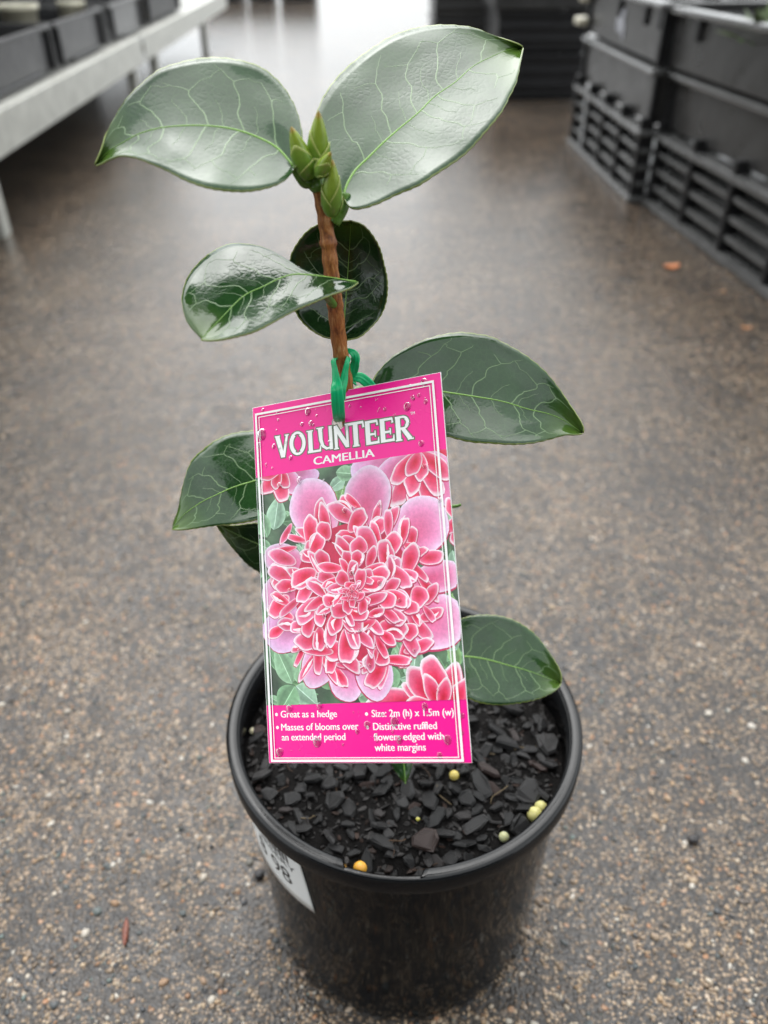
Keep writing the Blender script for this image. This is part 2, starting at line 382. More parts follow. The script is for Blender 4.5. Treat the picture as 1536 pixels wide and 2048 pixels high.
def tray(t0, t1, label, mat, h=.075, d0=.045, w=.30):
    b = empty('plant_tray', bloc(t0, d0, .1845), label, 'tray', 'trays standing on the benches', BA)
    L = t1 - t0
    def P(n, s, l, m=mat, bev=.002): return box_bm(n, s, bev, m, b, l)
    P('tray_floor', (w - .01, L - .01, .004), (-w / 2, L / 2, .002))
    P('side_panel', (.004, L - .012, h - .006), (-.002, L / 2, .004 + h / 2)); P('side_panel', (.004, L - .012, h - .006), (-w + .002, L / 2, .004 + h / 2))
    P('end_panel', (w - .012, .004, h - .006), (-w / 2, .002, .004 + h / 2)); P('end_panel', (w - .012, .004, h - .006), (-w / 2, L - .002, .004 + h / 2))
    for s in (.004, -w - .004 + .0): P('rim', (.012, L + .012, .008), (s, L / 2, h + .006))
    for yy in (-.004, L + .004): P('rim', (w, .012, .0076), (-w / 2, yy, h + .006))
    for yy in (.018, L - .018): P('post', (.010, .014, h - .004), (.0055, yy, .002 + h / 2), MCRATEB)
    P('foot_ledge', (.008, L * .6, .006), (.004, L * .55, .006))
    return b
TH = .078
tray(-.30, -.03, 'short dark grey tray at the near end of the first bench', MTRAY, TH)
tray(.0, .575, 'dark grey tray holding the wide cream pot on the first bench', MTRAY, TH)
tray(.605, 1.02, 'dark grey tray next to the light grey tray, slim pale pots in it', MTRAY, TH)
tray(1.11, 1.52, 'tray coloured light grey for its wet sheen, standing over the joint of the two benches', mat_plain('sheen_tray_plastic', (.10, .10, .10), .35, 0, .2, 20), TH)  # lighter grey stands in for wet reflections on this tray
tray(1.60, 2.2, 'black plastic tray far along the second bench', MCRATEB, TH)
# pale small pots in the trays
def small_pot(loc, R_, H_, label, group='small pale pots in the trays', mat=None, soil=True):
    b = empty('small_pot', loc, label, 'pot', group)
    mat = mat or MPALE
    V, Fc = lathe([(R_ * .72, 0), (R_ * .96, H_ * .9), (R_ * 1.06, H_ * .9), (R_ * 1.06, H_), (R_ * .93, H_), (R_ * .88, H_ * .86), (R_ * .64, .004)], 28)
    o = mesh('wall', V, Fc, mat, None, True); o.parent = b
    V, Fc = lathe([(R_ * .89, H_ * .84), (.0005, H_ * .86)], 28); s = mesh('soil', V, Fc, MSOIL); s.parent = b
    return b
plabel = {0: 'wide cream pot with a bright rim in a dark grey bench tray', 1: 'slim pale pot beside the light grey tray on the bench', 2: 'pale pot standing in the black tray far along the bench', 3: 'pale pot at the back of the tray with the wide cream pot'}
pots = [((.655, .125), .042, .115, 0), ((.90, .09), .020, .105, 1), ((1.00, .085), .014, .100, 1), ((.955, .085), .014, .100, 1), ((.40, .20), .03, .10, 3), ((.25, .2), .03, .10, 3), ((1.75, .085), .024, .11, 2)]
for (t, d), R_, H_, k in pots: small_pot(bloc(t, d, .1886), R_, H_, plabel[k])
# leafy plants added on the benches, tops out of view, to block sky light
def shrub(loc, label, src=None, rz=0):
    if src is None:
        r = random.Random(31); b = empty('light_blocking_plant', loc, label, 'plant', 'plants added on the benches to block sky light'); m = MB(); st = MB(); pt = MB()
        V, Fc = lathe([(.05, 0), (.066, .11), (.070, .11), (.070, .12), (.062, .12), (.058, .10), (.001, .10)], 24); pt.add(V, Fc)
        o = pt.build('pot', MCRATEB); o.parent = b
        for k in range(7):
            a = r.uniform(0, 6.28); top = np.array([math.cos(a) * .12, math.sin(a) * .12, r.uniform(.45, .75)]); P = smooth_path([(0, 0, .09), top * np.array([.35, .35, .5]), top], 8)
            V, Fc = tube(P, np.linspace(.005, .002, 8), 6); st.add(V, Fc)
        for k in range(420):
            a = r.uniform(0, 6.28); z = r.uniform(.24, .85); q = .20 * math.sqrt(r.random()) * (1 - abs(z - .5) / .55 * .5); c = np.array([q * math.cos(a), q * math.sin(a), z])
            el = r.uniform(-.5, .7); a2 = a + r.gauss(0, .7); d = np.array([math.cos(a2) * math.cos(el), math.sin(a2) * math.cos(el), math.sin(el)]); s_ = unit(np.cross(d, [0, 0, 1])); n_ = np.cross(s_, d); L = r.uniform(.05, .085); W = L * .5
            m.add([c, c + d * L * .45 + s_ * W / 2 + n_ * W * .12, c + d * L, c + d * L * .45 - s_ * W / 2 + n_ * W * .12, c + d * L * .5], [(0, 1, 4), (1, 2, 4), (2, 3, 4), (3, 0, 4)])
        o = m.build('foliage', MSHRUB, kind='stuff'); o.parent = b; o = st.build('stems', MSTEMP); o.parent = b
        return b
    b = src.copy(); COL.objects.link(b); b.location = loc; b.rotation_euler = (0, 0, rz); b['label'] = label
    for ch in src.children: c = ch.copy(); COL.objects.link(c); c.parent = b
    return b
MSHRUB = mat_plain('blocker_leaf', (.025, .055, .018), .3, 0, .4, 60); MSTEMP = mat_plain('blocker_stem', (.10, .06, .035), .6)
r = random.Random(2); sh0 = None
for d in (.46, .62):
    for t in np.arange(-.5, 3.2, .24):
        l_ = bloc(t + r.uniform(-.04, .04), d + r.uniform(-.02, .02), .1815); sh0_ = shrub(l_, 'leafy dark green plant in a black pot, added on the bench to block sky light', sh0, r.uniform(0, 6.28)); sh0 = sh0 or sh0_

# black crates added behind the benches to block low sky light
for k in range(7):
    q = bloc(-.55 + k * .62, .84, 0); b = empty('light_blocking_crate', q, 'black crate added on the ground behind the benches to block low light', 'crate', 'crates added behind the benches to block light', BA)
    box_bm('side_panel', (.006, .59, .40), .002, MCRATEB, b, (0, .30, .201)); box_bm('side_panel', (.006, .59, .40), .002, MCRATEB, b, (-.40, .30, .201))
    box_bm('end_panel', (.39, .006, .40), .002, MCRATEB, b, (-.2, .008, .2)); box_bm('end_panel', (.39, .006, .40), .002, MCRATEB, b, (-.2, .592, .2))
    box_bm('lid', (.43, .612, .02), .004, MCRATEB, b, (-.2, .30, .412))

# ------------------------------------------------------------------ crates on the right
def crate(kind, loc, ang, L, z0, h, w, label, setback=0.0, mat=MCRATE, mark=False, tabs=()):
    """local: +y along the aisle from the near corner, +x away from the aisle, front face at x = 0"""
    b = empty('nursery_crate', (loc[0], loc[1], z0), label, 'crate', 'stacked nursery crates', ang)
    def P(n, s, l, m=mat, bev=.0025): return box_bm(n, s, bev, m, b, l)
    if kind == 'lattice':
        P('base_rail', (.034, L, .014), (.007, L / 2, .007), MLEDGE, .006); P('base_rail', (.022, L, .016), (w - .011, L / 2, .008))
        P('floor', (w - .05, L - .02, .008), (w / 2, L / 2, .012))
        ns = 3
        for k in range(ns):
            z = .036 + k * .029
            P('slat', (.030, L - .004, .009), (.013, L / 2, z), MLEDGE, .0040); P('slat', (.010, L - .004, .009), (w - .012, L / 2, z))
            P('slat', (w - .056, .010, .009), (w / 2, .012, z)); P('slat', (w - .056, .010, .009), (w / 2, L - .012, z))
        P('inner_panel', (.004, L - .03, h - .03), (.024, L / 2, h / 2), MCRATE)
        P('top_ledge', (.036, L, .012), (.008, L / 2, h - .007), MLEDGE, .0056); P('top_ledge', (.026, L, .012), (w - .014, L / 2, h - .007))
        P('end_ledge', (w - .060, .026, .0116), (w / 2, .014, h - .007)); P('end_ledge', (w - .060, .026, .0116), (w / 2, L - .014, h - .007))
        for y in np.linspace(.012, L - .012, max(3, int(L / .13) + 1)): P('post', (.026, .013, h + .018), (.0070, y, (h + .018) / 2 + .001), MCRATEB)
        for y in (.03, L - .03): P('back_post', (.016, .016, h - .02), (w - .014, y, h / 2), MCRATEB)
    else:
        s = setback
        P('side_panel', (.006, L - .02, h - .013), (s + .003, L / 2, h / 2)); P('side_panel', (.006, L - .02, h - .013), (w - s - .003, L / 2, h / 2))
        P('end_panel', (w - 2 * s - .014, .006, h - .013), (w / 2, .013, h / 2)); P('end_panel', (w - 2 * s - .014, .006, h - .013), (w / 2, L - .013, h / 2))
        P('floor', (w - 2 * s - .016, L - .034, .006), (w / 2, L / 2, .009))
        P('rim', (.024, L, .011), (s - .003, L / 2, h - .0055), MLEDGE, .005); P('rim', (.018, L, .011), (w - s - .002, L / 2, h - .0055))
        P('rim', (w - 2 * s - .024, .018, .0106), (w / 2, .009, h - .0055)); P('rim', (w - 2 * s - .024, .018, .0106), (w / 2, L - .009, h - .0055))
        for y in tabs: P('tab', (.008, .016, .030), (s - .003, y, h - .028), MCRATEB)
        P('corner_post', (.012, .016, h - .012), (s - .001, .010, h / 2 - .001), MCRATEB); P('corner_post', (.012, .016, h - .012), (s - .001, L - .010, h / 2 - .001), MCRATEB)
        if mark:
            for (yy, zz, sx, sy, sz, mm_) in ((L + .012, h - .075, .030, .052, .016, MPALE), (L + .004, h - .022, .026, .034, .030, MPALE)): P('lit_corner_flange', (sx, sy, sz), (s - .012, yy, zz + .003), mm_, .005)  # pale colour stands in for the glossy reflection on the rim's far corner
            # worn white printed mark: a few blotchy strokes, as flat ink
            m2 = MB()
            for k, (yy, zz, l, hh, tl) in enumerate([(.285, .062, .05, .012, -.3), (.295, .05, .045, .013, .5), (.275, .046, .016, .03, .1), (.31, .056, .012, .028, 0), (.262, .034, .012, .026, .1), (.30, .036, .03, .010, .2)]):
                c, sn = math.cos(tl), math.sin(tl); q = [(-l / 2, -hh / 2), (l / 2, -hh / 2), (l / 2, hh / 2), (-l / 2, hh / 2)]
                m2.add([(s - .0015 - k * .0001, yy + a * c - bb * sn, zz + a * sn + bb * c) for a, bb in q], [(0, 1, 2, 3)])
            o = m2.build('printed_mark', mat_plain('worn_white_ink', (.42, .43, .47), .5, 0, .5, 80), None); o.parent = b
    return b
aA, aB = math.radians(5.64), math.radians(1.4)
def along(G, ang, t, d=0): return (G[0] - math.sin(ang) * t + math.cos(ang) * d, G[1] + math.cos(ang) * t + math.sin(ang) * d)
GA = gnd(1288, 407); A0 = along(GA, aA, -.64)
GB = gnd(1265, 410); B0 = along(GB, aB, .004)
WCR = .42
crate('lattice', A0, aA, .63, 0, .130, WCR, 'dark slatted base crate of the unmarked stack, nearer the orange fallen leaf')
crate('panel', A0, aA, .63, .1305, .097, WCR, 'plain dark grey crate between the slatted base and top crate, nearer stack', .012)
crate('panel', along(A0, aA, .03, -.004), aA, .62, .2280, .097, WCR, 'topmost dark grey crate of the nearer stack, with a plant in it', .002, MCRATE, False, (.2, .5))
crate('lattice', B0, aB, .555, 0, .132, WCR, 'dark slatted base crate beneath the crate with the white mark')
crate('panel', B0, aB, .555, .1325, .097, WCR, 'plain grey crate directly under the crate with the white mark', .012)
crate('panel', along(B0, aB, -.0, .0), aB, .555, .2300, .100, WCR, 'grey crate with a worn white printed mark on its side', .010, MCRATE, True, (.03, .12, .30))
# crates beyond, across the end of the row
def far_crate(px0, px1, z0, h, Y, label, mat, d=.4, plant=False):
    a = at(px0, 200, Y); c = at(px1, 200, Y); L = c[0] - a[0]
    b = empty('nursery_crate', ((a[0] + c[0]) / 2, Y + d / 2, z0), label, 'crate', 'crates at the end of the row')
    def P(n, s, l, m=mat, bev=.003): return box_bm(n, s, bev, m, b, l)
    P('floor', (L - .02, d - .02, .006), (0, 0, .006))
    for s in (-1, 1):
        P('side_panel', (L - .02, .006, h - .014), (0, s * (d / 2 - .008), h / 2)); P('end_panel', (.006, d - .03, h - .014), (s * (L / 2 - .008), 0, h / 2))
        P('rim', (L, .018, .012), (0, s * (d / 2 - .006), h - .006)); P('end_rim', (.018, d - .03, .0116), (s * (L / 2 - .006), 0, h - .006))
        P('slat', (L - .006, .012, .010), (0, s * (d / 2 - .004), h * .35)); P('slat', (L - .006, .012, .010), (0, s * (d / 2 - .004), h * .65))
    return b
far_crate(985, 1165, 0, .125, 2.52, 'black slatted crate on the ground at the end of the crate row', MCRATEB)
far_crate(985, 1165, .1255, .11, 2.52, 'black slatted crate stacked second from the ground at the row end', MCRATEB)
far_crate(975, 1175, .2360, .12, 2.50, 'grey crate topping the black slatted crates at the row end', MCRATE)
far_crate(862, 980, 0, .17, 3.05, 'dark grey crate on the wet ground behind the large upright leaf', MCRATE)
far_crate(862, 980, .1705, .12, 3.05, 'dark grey crate with olive foliage spilling over it', MCRATE)
for k, (x0, x1) in enumerate([(415, 500), (512, 560), (572, 640)]):
    far_crate(x0, x1, 0, .22, 6.75, ['wide black crate far down the aisle, nearest the bench end', 'narrow black crate far down the aisle between two others', 'black crate far down the aisle beside the bright wet ground'][k], MCRATEB)
def tuft(loc, n, size, label, seed, mat=MOLIVE, up=.7):
    r = random.Random(seed); b = empty('seedling', loc, label, 'plant', 'small plants in the crates'); m = MB(); st = MB()
    for i in range(n):
        a = r.uniform(0, 6.28); el = r.uniform(.2, 1.3) ; L = size * r.uniform(.5, 1); W = L * .32
        d = np.array([math.cos(a) * math.cos(el), math.sin(a) * math.cos(el), math.sin(el) * up]); s_ = unit(np.cross(d, [0, 0, 1.01])); o = d * size * r.uniform(.1, .6)
        n_ = np.cross(s_, d)
        m.add([o, o + d * L * .4 + s_ * W / 2 + n_ * W * .15, o + d * L, o + d * L * .4 - s_ * W / 2 + n_ * W * .15, o + d * L * .45], [(0, 1, 4), (1, 2, 4), (2, 3, 4), (3, 0, 4)])
        V, Fc = tube([(0, 0, 0), o * .6, o], .0015, 4); st.add(V, Fc)
    o = m.build('foliage', mat, kind='stuff'); o.parent = b; o = st.build('stems', MGREENSTEM); o.parent = b
p_ = at(905, 14, 3.2); tuft((p_[0], p_[1], .30), 60, .11, 'loose olive foliage in the crate at the row end', 4)
p_ = at(1525, 20, 1.10); tuft((p_[0] + .01, p_[1], .29), 40, .06, 'small green seedling in the topmost crate of the nearer stack', 5)
# black pots inside the top crates
for (t, d) in [(.12, .1), (.26, .1), (.40, .1), (.54, .1), (.12, .25), (.26, .25), (.40, .25), (.54, .25)]:
    x, y = along(A0, aA, t + .02, d); small_pot((x, y, .2415), .052, .075, 'black pot standing in the topmost crate of the nearer stack', 'black pots in the nearer top crate', MCRATEB)
for (t, d) in [(.12, .1), (.26, .1), (.40, .1), (.12, .25), (.26, .25), (.40, .25)]:
    x, y = along(B0, aB, t, d); small_pot((x, y, .2425), .052, .075, 'black pot standing in the crate with the white mark', 'black pots in the marked crate', MCRATEB)
# white marker posts / pot ends at the far corner of the stack
def peg(px, py, Y, R_, H_, label):
    q = at(px, py, Y); return small_pot((q[0], q[1], q[2] - H_ / 2), R_, H_, label, 'pale pots beyond the stacks')

# ------------------------------------------------------------------ the pot
HZ, RO = .1438, .0800
RB, RT = .0698, .0752
pot = empty('plant_pot', (0, 0, 0), 'glossy wet black plastic pot holding the camellia, standing on the asphalt', 'plant pot')
WT = HZ - .0095
def wall_r(z): return RB + (RT - RB) * z / WT
prof = [(.0004, .004), (RB - .010, .004), (RB - .006, .0012), (RB - .003, .0008), (RB - .0008, .0022), (RB, .005)] + [(wall_r(z), z) for z in np.linspace(.012, WT + .003, 14)]
prof += [(RT - .0012, WT + .003)] + [(wall_r(z) - .0016, z) for z in np.linspace(WT, .010, 8)] + [(.0004, .010)]
V, Fc = lathe(prof, 128); mesh('wall', V, Fc, MPOT, pot)
# rim with the label slot cut in its near side
V, Fc = [], []; NR = 220
def slot_edge(px): q = gnd(px[0], px[1], HZ); return math.atan2(q[1], q[0])
sa0, sa1 = slot_edge((684, 1726)), slot_edge((852, 1744))
for i in range(NR):
    a = 2 * math.pi * i / NR; an = a if a < math.pi else a - 2 * math.pi
    e = .035; k = min(max((an - sa0) / e, 0), 1) * min(max((sa1 - an) / e, 0), 1)
    k = 1 if k > .5 else 0
    ri = RO - .0052 + k * .0036
    zl = HZ - k * .0075
    pr = [(RT + .0004, HZ - .0100), (RO - .0010, HZ - .0100), (RO - .0002, HZ - .0094), (RO, HZ - .0012), (RO - .0010, HZ - .0002), (RO - .0018, HZ),
          (ri + .0006, HZ), (ri, HZ - .0006), (ri, HZ - .0012), (RO - .0054, zl - .0013), (RO - .0060, zl - .0018), (RO - .0064, HZ - .0120)]
    V += [(q * math.cos(a), q * math.sin(a), z) for q, z in pr]
m = 12
for i in range(NR):
    for j in range(m): p, q = i * m + j, ((i + 1) % NR) * m + j; Fc.append((p, q, ((i + 1) % NR) * m + (j + 1) % m, i * m + (j + 1) % m))
rim = mesh('rim', V, Fc, MRIM, pot, smooth=False)
rim.data.polygons.foreach_set('use_smooth', [True] * len(rim.data.polygons))
bm = bmesh.new(); bm.from_mesh(rim.data)
bmesh.ops.recalc_face_normals(bm, faces=bm.faces)
for e in bm.edges:
    if len(e.link_faces) == 2 and e.calc_face_angle(0) > .9: e.smooth = False
bm.to_mesh(rim.data); bm.free()
# price sticker wrapped on the wall
def cone_hit(px, py, dr=.0):
    d = ray(px, py); k = (RT - RB) / WT
    lo, hi = None, None
    for t in np.linspace(.15, .7, 4000):
        P = CAM + d * t
        if math.hypot(P[0], P[1]) <= RB + dr + k * P[2]: return P
    return None
def wall_pt(a, z, lift): R_ = wall_r(z) + lift; return (R_ * math.cos(a), R_ * math.sin(a), z)
pr_ = cone_hit(631, 1824); pt_ = cone_hit(599, 1730)
sa = math.atan2(pr_[1], pr_[0]); sz0 = pr_[2]; sz1 = WT - .0030
SW = .058; ST = pt_ is not None and math.atan2(pt_[1], pt_[0]) or sa
def stick(s, z, lift):   # s metres to the left of the sticker's right edge; edge leans with the measured corner
    f_ = (z - sz0) / (sz1 - sz0); a = sa + (ST - sa) * f_ - s / .071; return wall_pt(a, z, lift)
V, Fc = [], []; n1, n2 = 40, 8
for i in range(n1 + 1):
    for j in range(n2 + 1): V.append(stick(SW * i / n1, sz0 + (sz1 - sz0) * j / n2, .00035))
for i in range(n1):
    for j in range(n2): p = i * (n2 + 1) + j; Fc.append((p, p + 1, p + n2 + 2, p + n2 + 1))
sticker = mesh('price_sticker', V, Fc, mat_flat('white_sticker_paper', (.86, .88, .88), .35), pot)
sm = sticker.modifiers.new('thickness', 'SOLIDIFY'); sm.thickness = .00025; sm.offset = 0
MINK = mat_flat('black_ink', (.03, .03, .035), .4)
mb = MB(); r = random.Random(11); s = .0075
zt = sz0 + (sz1 - sz0) * .98; zb = sz0 + (sz1 - sz0) * .67
while s < .052:
    w = r.choice([.00035, .0005, .0008, .0011]); q = []
    for zz in np.linspace(zb, zt, 4): q += [stick(s, zz, .0006), stick(s + w, zz, .0006)]
    mb.add(q, [(0, 1, 3, 2), (2, 3, 5, 4), (4, 5, 7, 6)]); s += w + r.choice([.0004, .0006, .0009])
mb.build('barcode', MINK, sticker)
def text_tris(body, bold=0.0, spacing=1.0):
    cu = bpy.data.curves.new('t', 'FONT'); cu.body = body; cu.offset = bold; cu.space_character = spacing; cu.resolution_u = 4
    o = bpy.data.objects.new('t', cu); COL.objects.link(o); bpy.context.view_layer.update()
    me = bpy.data.meshes.new_from_object(o.evaluated_get(bpy.context.evaluated_depsgraph_get()))
    V = np.array([v.co[:2] for v in me.vertices]); Fq = [tuple(p.vertices) for p in me.polygons]
    bpy.data.objects.remove(o); bpy.data.curves.remove(cu); bpy.data.meshes.remove(me)
    return V, Fq
def sticker_text(body, s_right, z_base, height, width, name, bold=.0):
    V, Fq = text_tris(body, bold); V = V - V.min(0); V = V / V.max(0)
    mesh(name, [stick(s_right + width * (1 - x), z_base + y * height, .0006) for x, y in V], Fq, MINK, sticker)
hgt = sz1 - sz0
sticker_text('98', .0095, sz0 + hgt * .24, hgt * .25, .0125, 'price_text', .0)
sticker_text('8', .0270, sz0 + hgt * .24, hgt * .25, .0058, 'price_text', .0)
sticker_text('NURSERY', .0045, sz0 + hgt * .56, hgt * .085, .032, 'shop_text', .0)

# ------------------------------------------------------------------ potting mix
SZ = HZ - .0150
def soil_h(x, y):
    n = noise.noise(Vector((x * 55, y * 55, 1.3))) * .0022 + noise.noise(Vector((x * 160, y * 160, 4.3))) * .0012
    return SZ + n - .004 * (math.hypot(x, y) / .07) ** 6 * (.5 + .5 * math.sin(3 * math.atan2(y, x))) + .001 * (1 - math.hypot(x, y) / .07)
mix = empty('potting_mix', (0, 0, SZ - .03), 'dark wet bark potting mix filling the black pot', 'potting mix')
V, Fc = [(0, 0, soil_h(0, 0))], []; NA, NRr = 80, 30; RS = wall_r(SZ) - .0018
for i in range(1, NRr + 1):
    for k in range(NA):
        a = 2 * math.pi * k / NA; q = RS * i / NRr; V.append((q * math.cos(a), q * math.sin(a), soil_h(q * math.cos(a), q * math.sin(a))))
for k in range(NA): Fc.append((0, 1 + k, 1 + (k + 1) % NA))
for i in range(NRr - 1):
    for k in range(NA):
        p = 1 + i * NA; Fc.append((p + k, p + NA + k, p + NA + (k + 1) % NA, p + (k + 1) % NA))
mesh('soil_bed', V, Fc, MSOIL, mix)
def chip_shape(r):
    n = r.choice([5, 6, 6, 7]); el = r.uniform(1, 2.8); t = r.uniform(.10, .28); pts = []
    for k in range(n):
        a = 2 * math.pi * (k + r.uniform(-.3, .3)) / n; q = r.uniform(.72, 1.1); pts.append((q * math.cos(a) * el ** .5, q * math.sin(a) / el ** .5))
    V = [(x * .96, y * .96, -t + r.uniform(-.06, .06)) for x, y in pts] + [(x, y, t * .3 + r.uniform(-.1, .1)) for x, y in pts] + [(x * .8, y * .8, t + r.uniform(-.12, .12)) for x, y in pts]
    Fq = [tuple(range(n - 1, -1, -1)), tuple(2 * n + k for k in range(n))]
    for l in (0, n):
        for k in range(n): Fq.append((l + k, l + (k + 1) % n, l + n + (k + 1) % n, l + n + k))
    return V, Fq
r = random.Random(21); chip_me = []
for k in range(16):
    V, Fq = chip_shape(r); me = bpy.data.meshes.new('bark_chip'); me.from_pydata(V, [], Fq); me.materials.append(MCHIP); chip_me.append(me)
def disc(r, R_):
    a = r.uniform(0, 6.283); q = R_ * math.sqrt(r.random()); return q * math.cos(a), q * math.sin(a)
placed = []; k = 0; tries = 0
while k < 300 and tries < 6000:
    tries += 1; s = (.0056 if k < 45 else .0042 if k < 130 else .0028) * r.uniform(.75, 1.15)
    x, y = disc(r, RS - s * .9)
    if any((x - a) ** 2 + (y - b) ** 2 < (.55 * (s + c)) ** 2 for a, b, c in placed): continue
    placed.append((x, y, s)); k += 1
    o = new_obj('bark_chip', r.choice(chip_me), mix, (x, y, soil_h(x, y) + s * .34 - (SZ - .03))); o.scale = (s, s, s)
    o.rotation_euler = (r.gauss(0, .34), r.gauss(0, .34), r.uniform(0, 6.28))
mb = MB()
for i in range(2600):
    s = .0006 + .0013 * r.random() ** 2; x, y = disc(r, RS - .001); V, Fq = chip_shape(r)
    Rm = Matrix.Rotation(r.uniform(0, 6.28), 3, 'Z') @ Matrix.Rotation(r.gauss(0, .6), 3, 'X')
    z = soil_h(x, y) + s * .3; c = np.array([.017, .0155, .015]) * r.uniform(.5, 1.8) * (np.array([1.5, 1, .8]) if r.random() < .12 else 1)
    mb.add([Vector((x, y, z)) + Rm @ (Vector(v) * s) for v in V], Fq, c)
mb.build('bark_crumb', MCHIPC, mix, smooth=False, kind='stuff')
mb = MB()
for i in range(26):
    x, y = disc(r, .066); a = r.uniform(0, 6.28); L = r.uniform(.004, .014); P = []
    for t in np.linspace(-.5, .5, 7):
        xx, yy = x + L * t * math.cos(a) + .0012 * math.sin(5 * t + i), y + L * t * math.sin(a)
        P.append((xx, yy, soil_h(xx, yy) + .0014 + .0006 * math.sin(7 * t)))
    if max(math.hypot(p[0], p[1]) for p in P) > RS: continue
    V, Fq = tube(P, .00022, 5); mb.add(V, Fq, np.array(r.choice([(.10, .06, .035), (.16, .12, .07), (.05, .03, .02)])))
mb.build('root_fibre', MCHIPC, mix, kind='stuff')
# fertiliser pellets
def pellet(px, py, rpx, col, label):
    z = SZ + .002; q = gnd(px, py, z); d = np.linalg.norm(q - CAM); R_ = rpx * d / FPX * 1.08
    lim = RS - R_ - .0004; h = math.hypot(q[0], q[1])
    if h > lim: q = q * np.array([lim / h, lim / h, 1])
    z = soil_h(q[0], q[1]) + R_ * .7
    Vv = ICO2 * R_; Vv = Vv * (1 + .05 * np.array([[noise.noise(Vector(v) * 900 + Vector((px, 0, 0)))] for v in Vv]))
    M = Mat('pellet_coat'); M.p(Base_Color=M.mix(M.noise(M.obj(), 500, 3), col, tuple(c * .75 for c in col)), Roughness=.3, Subsurface_Weight=.25, Subsurface_Radius=(.004, .003, .001), Subsurface_Scale=.5)
    o = mesh('fertiliser_pellet', Vv, ICO2F, M.m, None, loc=(q[0], q[1], z)); ss = o.modifiers.new('round', 'SUBSURF'); ss.levels = 1; ss.render_levels = 1
    tag(o, label, 'pellet', 'fertiliser pellets on the potting mix')
YL = (.62, .58, .22)
pellet(1069, 1628, 14, YL, 'large pale yellow pellet touching another against the pot wall')
pellet(1088, 1617, 12, YL, 'pale yellow pellet half tucked under the rim beside a larger one')
pellet(908, 1555, 9.5, (.62, .50, .13), 'yellow pellet on the bark below the lower corner of the tag')
pellet(1008, 1672, 9.5, (.45, .46, .25), 'dull greenish pellet alone on the bark, a little way from the touching pair')
pellet(720, 1729, 13, (.78, .40, .05), 'orange pellet beside the slot in the rim')
pellet(488, 1452, 7, (.66, .62, .42), 'cream pellet against the pot wall beside the tag edge')
pellet(836, 1637, 4, (.60, .55, .12), 'tiny yellow pellet in the middle of the open bark')

# ------------------------------------------------------------------ the camellia
plant = empty('camellia_plant', (-.006, 0, SZ - .004), 'young camellia with glossy dark green leaves and fat green buds', 'plant')
def stem_pts():
    L = [(637, 370), (644, 405), (650, 440), (656, 480), (660, 520), (664, 560), (669, 600), (674, 645), (679, 690), (685, 735), (694, 800), (703, 870), (716, 980), (728, 1100), (742, 1270)]
    P = [at(x, y, 0.0 + .0008 * math.sin(y * .02)) for x, y in L]
    P.append(np.array([-.0075, 0, .165])); P.append(np.array([-.006, 0, SZ - .004]))
    return P
SP = smooth_path(stem_pts(), 120)
rad = [.0021 + .0009 * i / 119 + .00012 * math.sin(i * .9) + (.0003 if i % 23 < 2 else 0) for i in range(120)]
V, Fq = tube(SP, rad, 14)
uvs = [(k / 14.0, i * .05) for i in range(120) for k in range(14)]
mesh('stem', V, Fq, MSTEM, plant, uvs=uvs)
def stem_at(y_px):
    """stem centre at a given image row"""
    best = min(SP, key=lambda P: abs(1024 - FPX * ((P - CAM) @ _U) / ((P - CAM) @ _F) - y_px)); return best

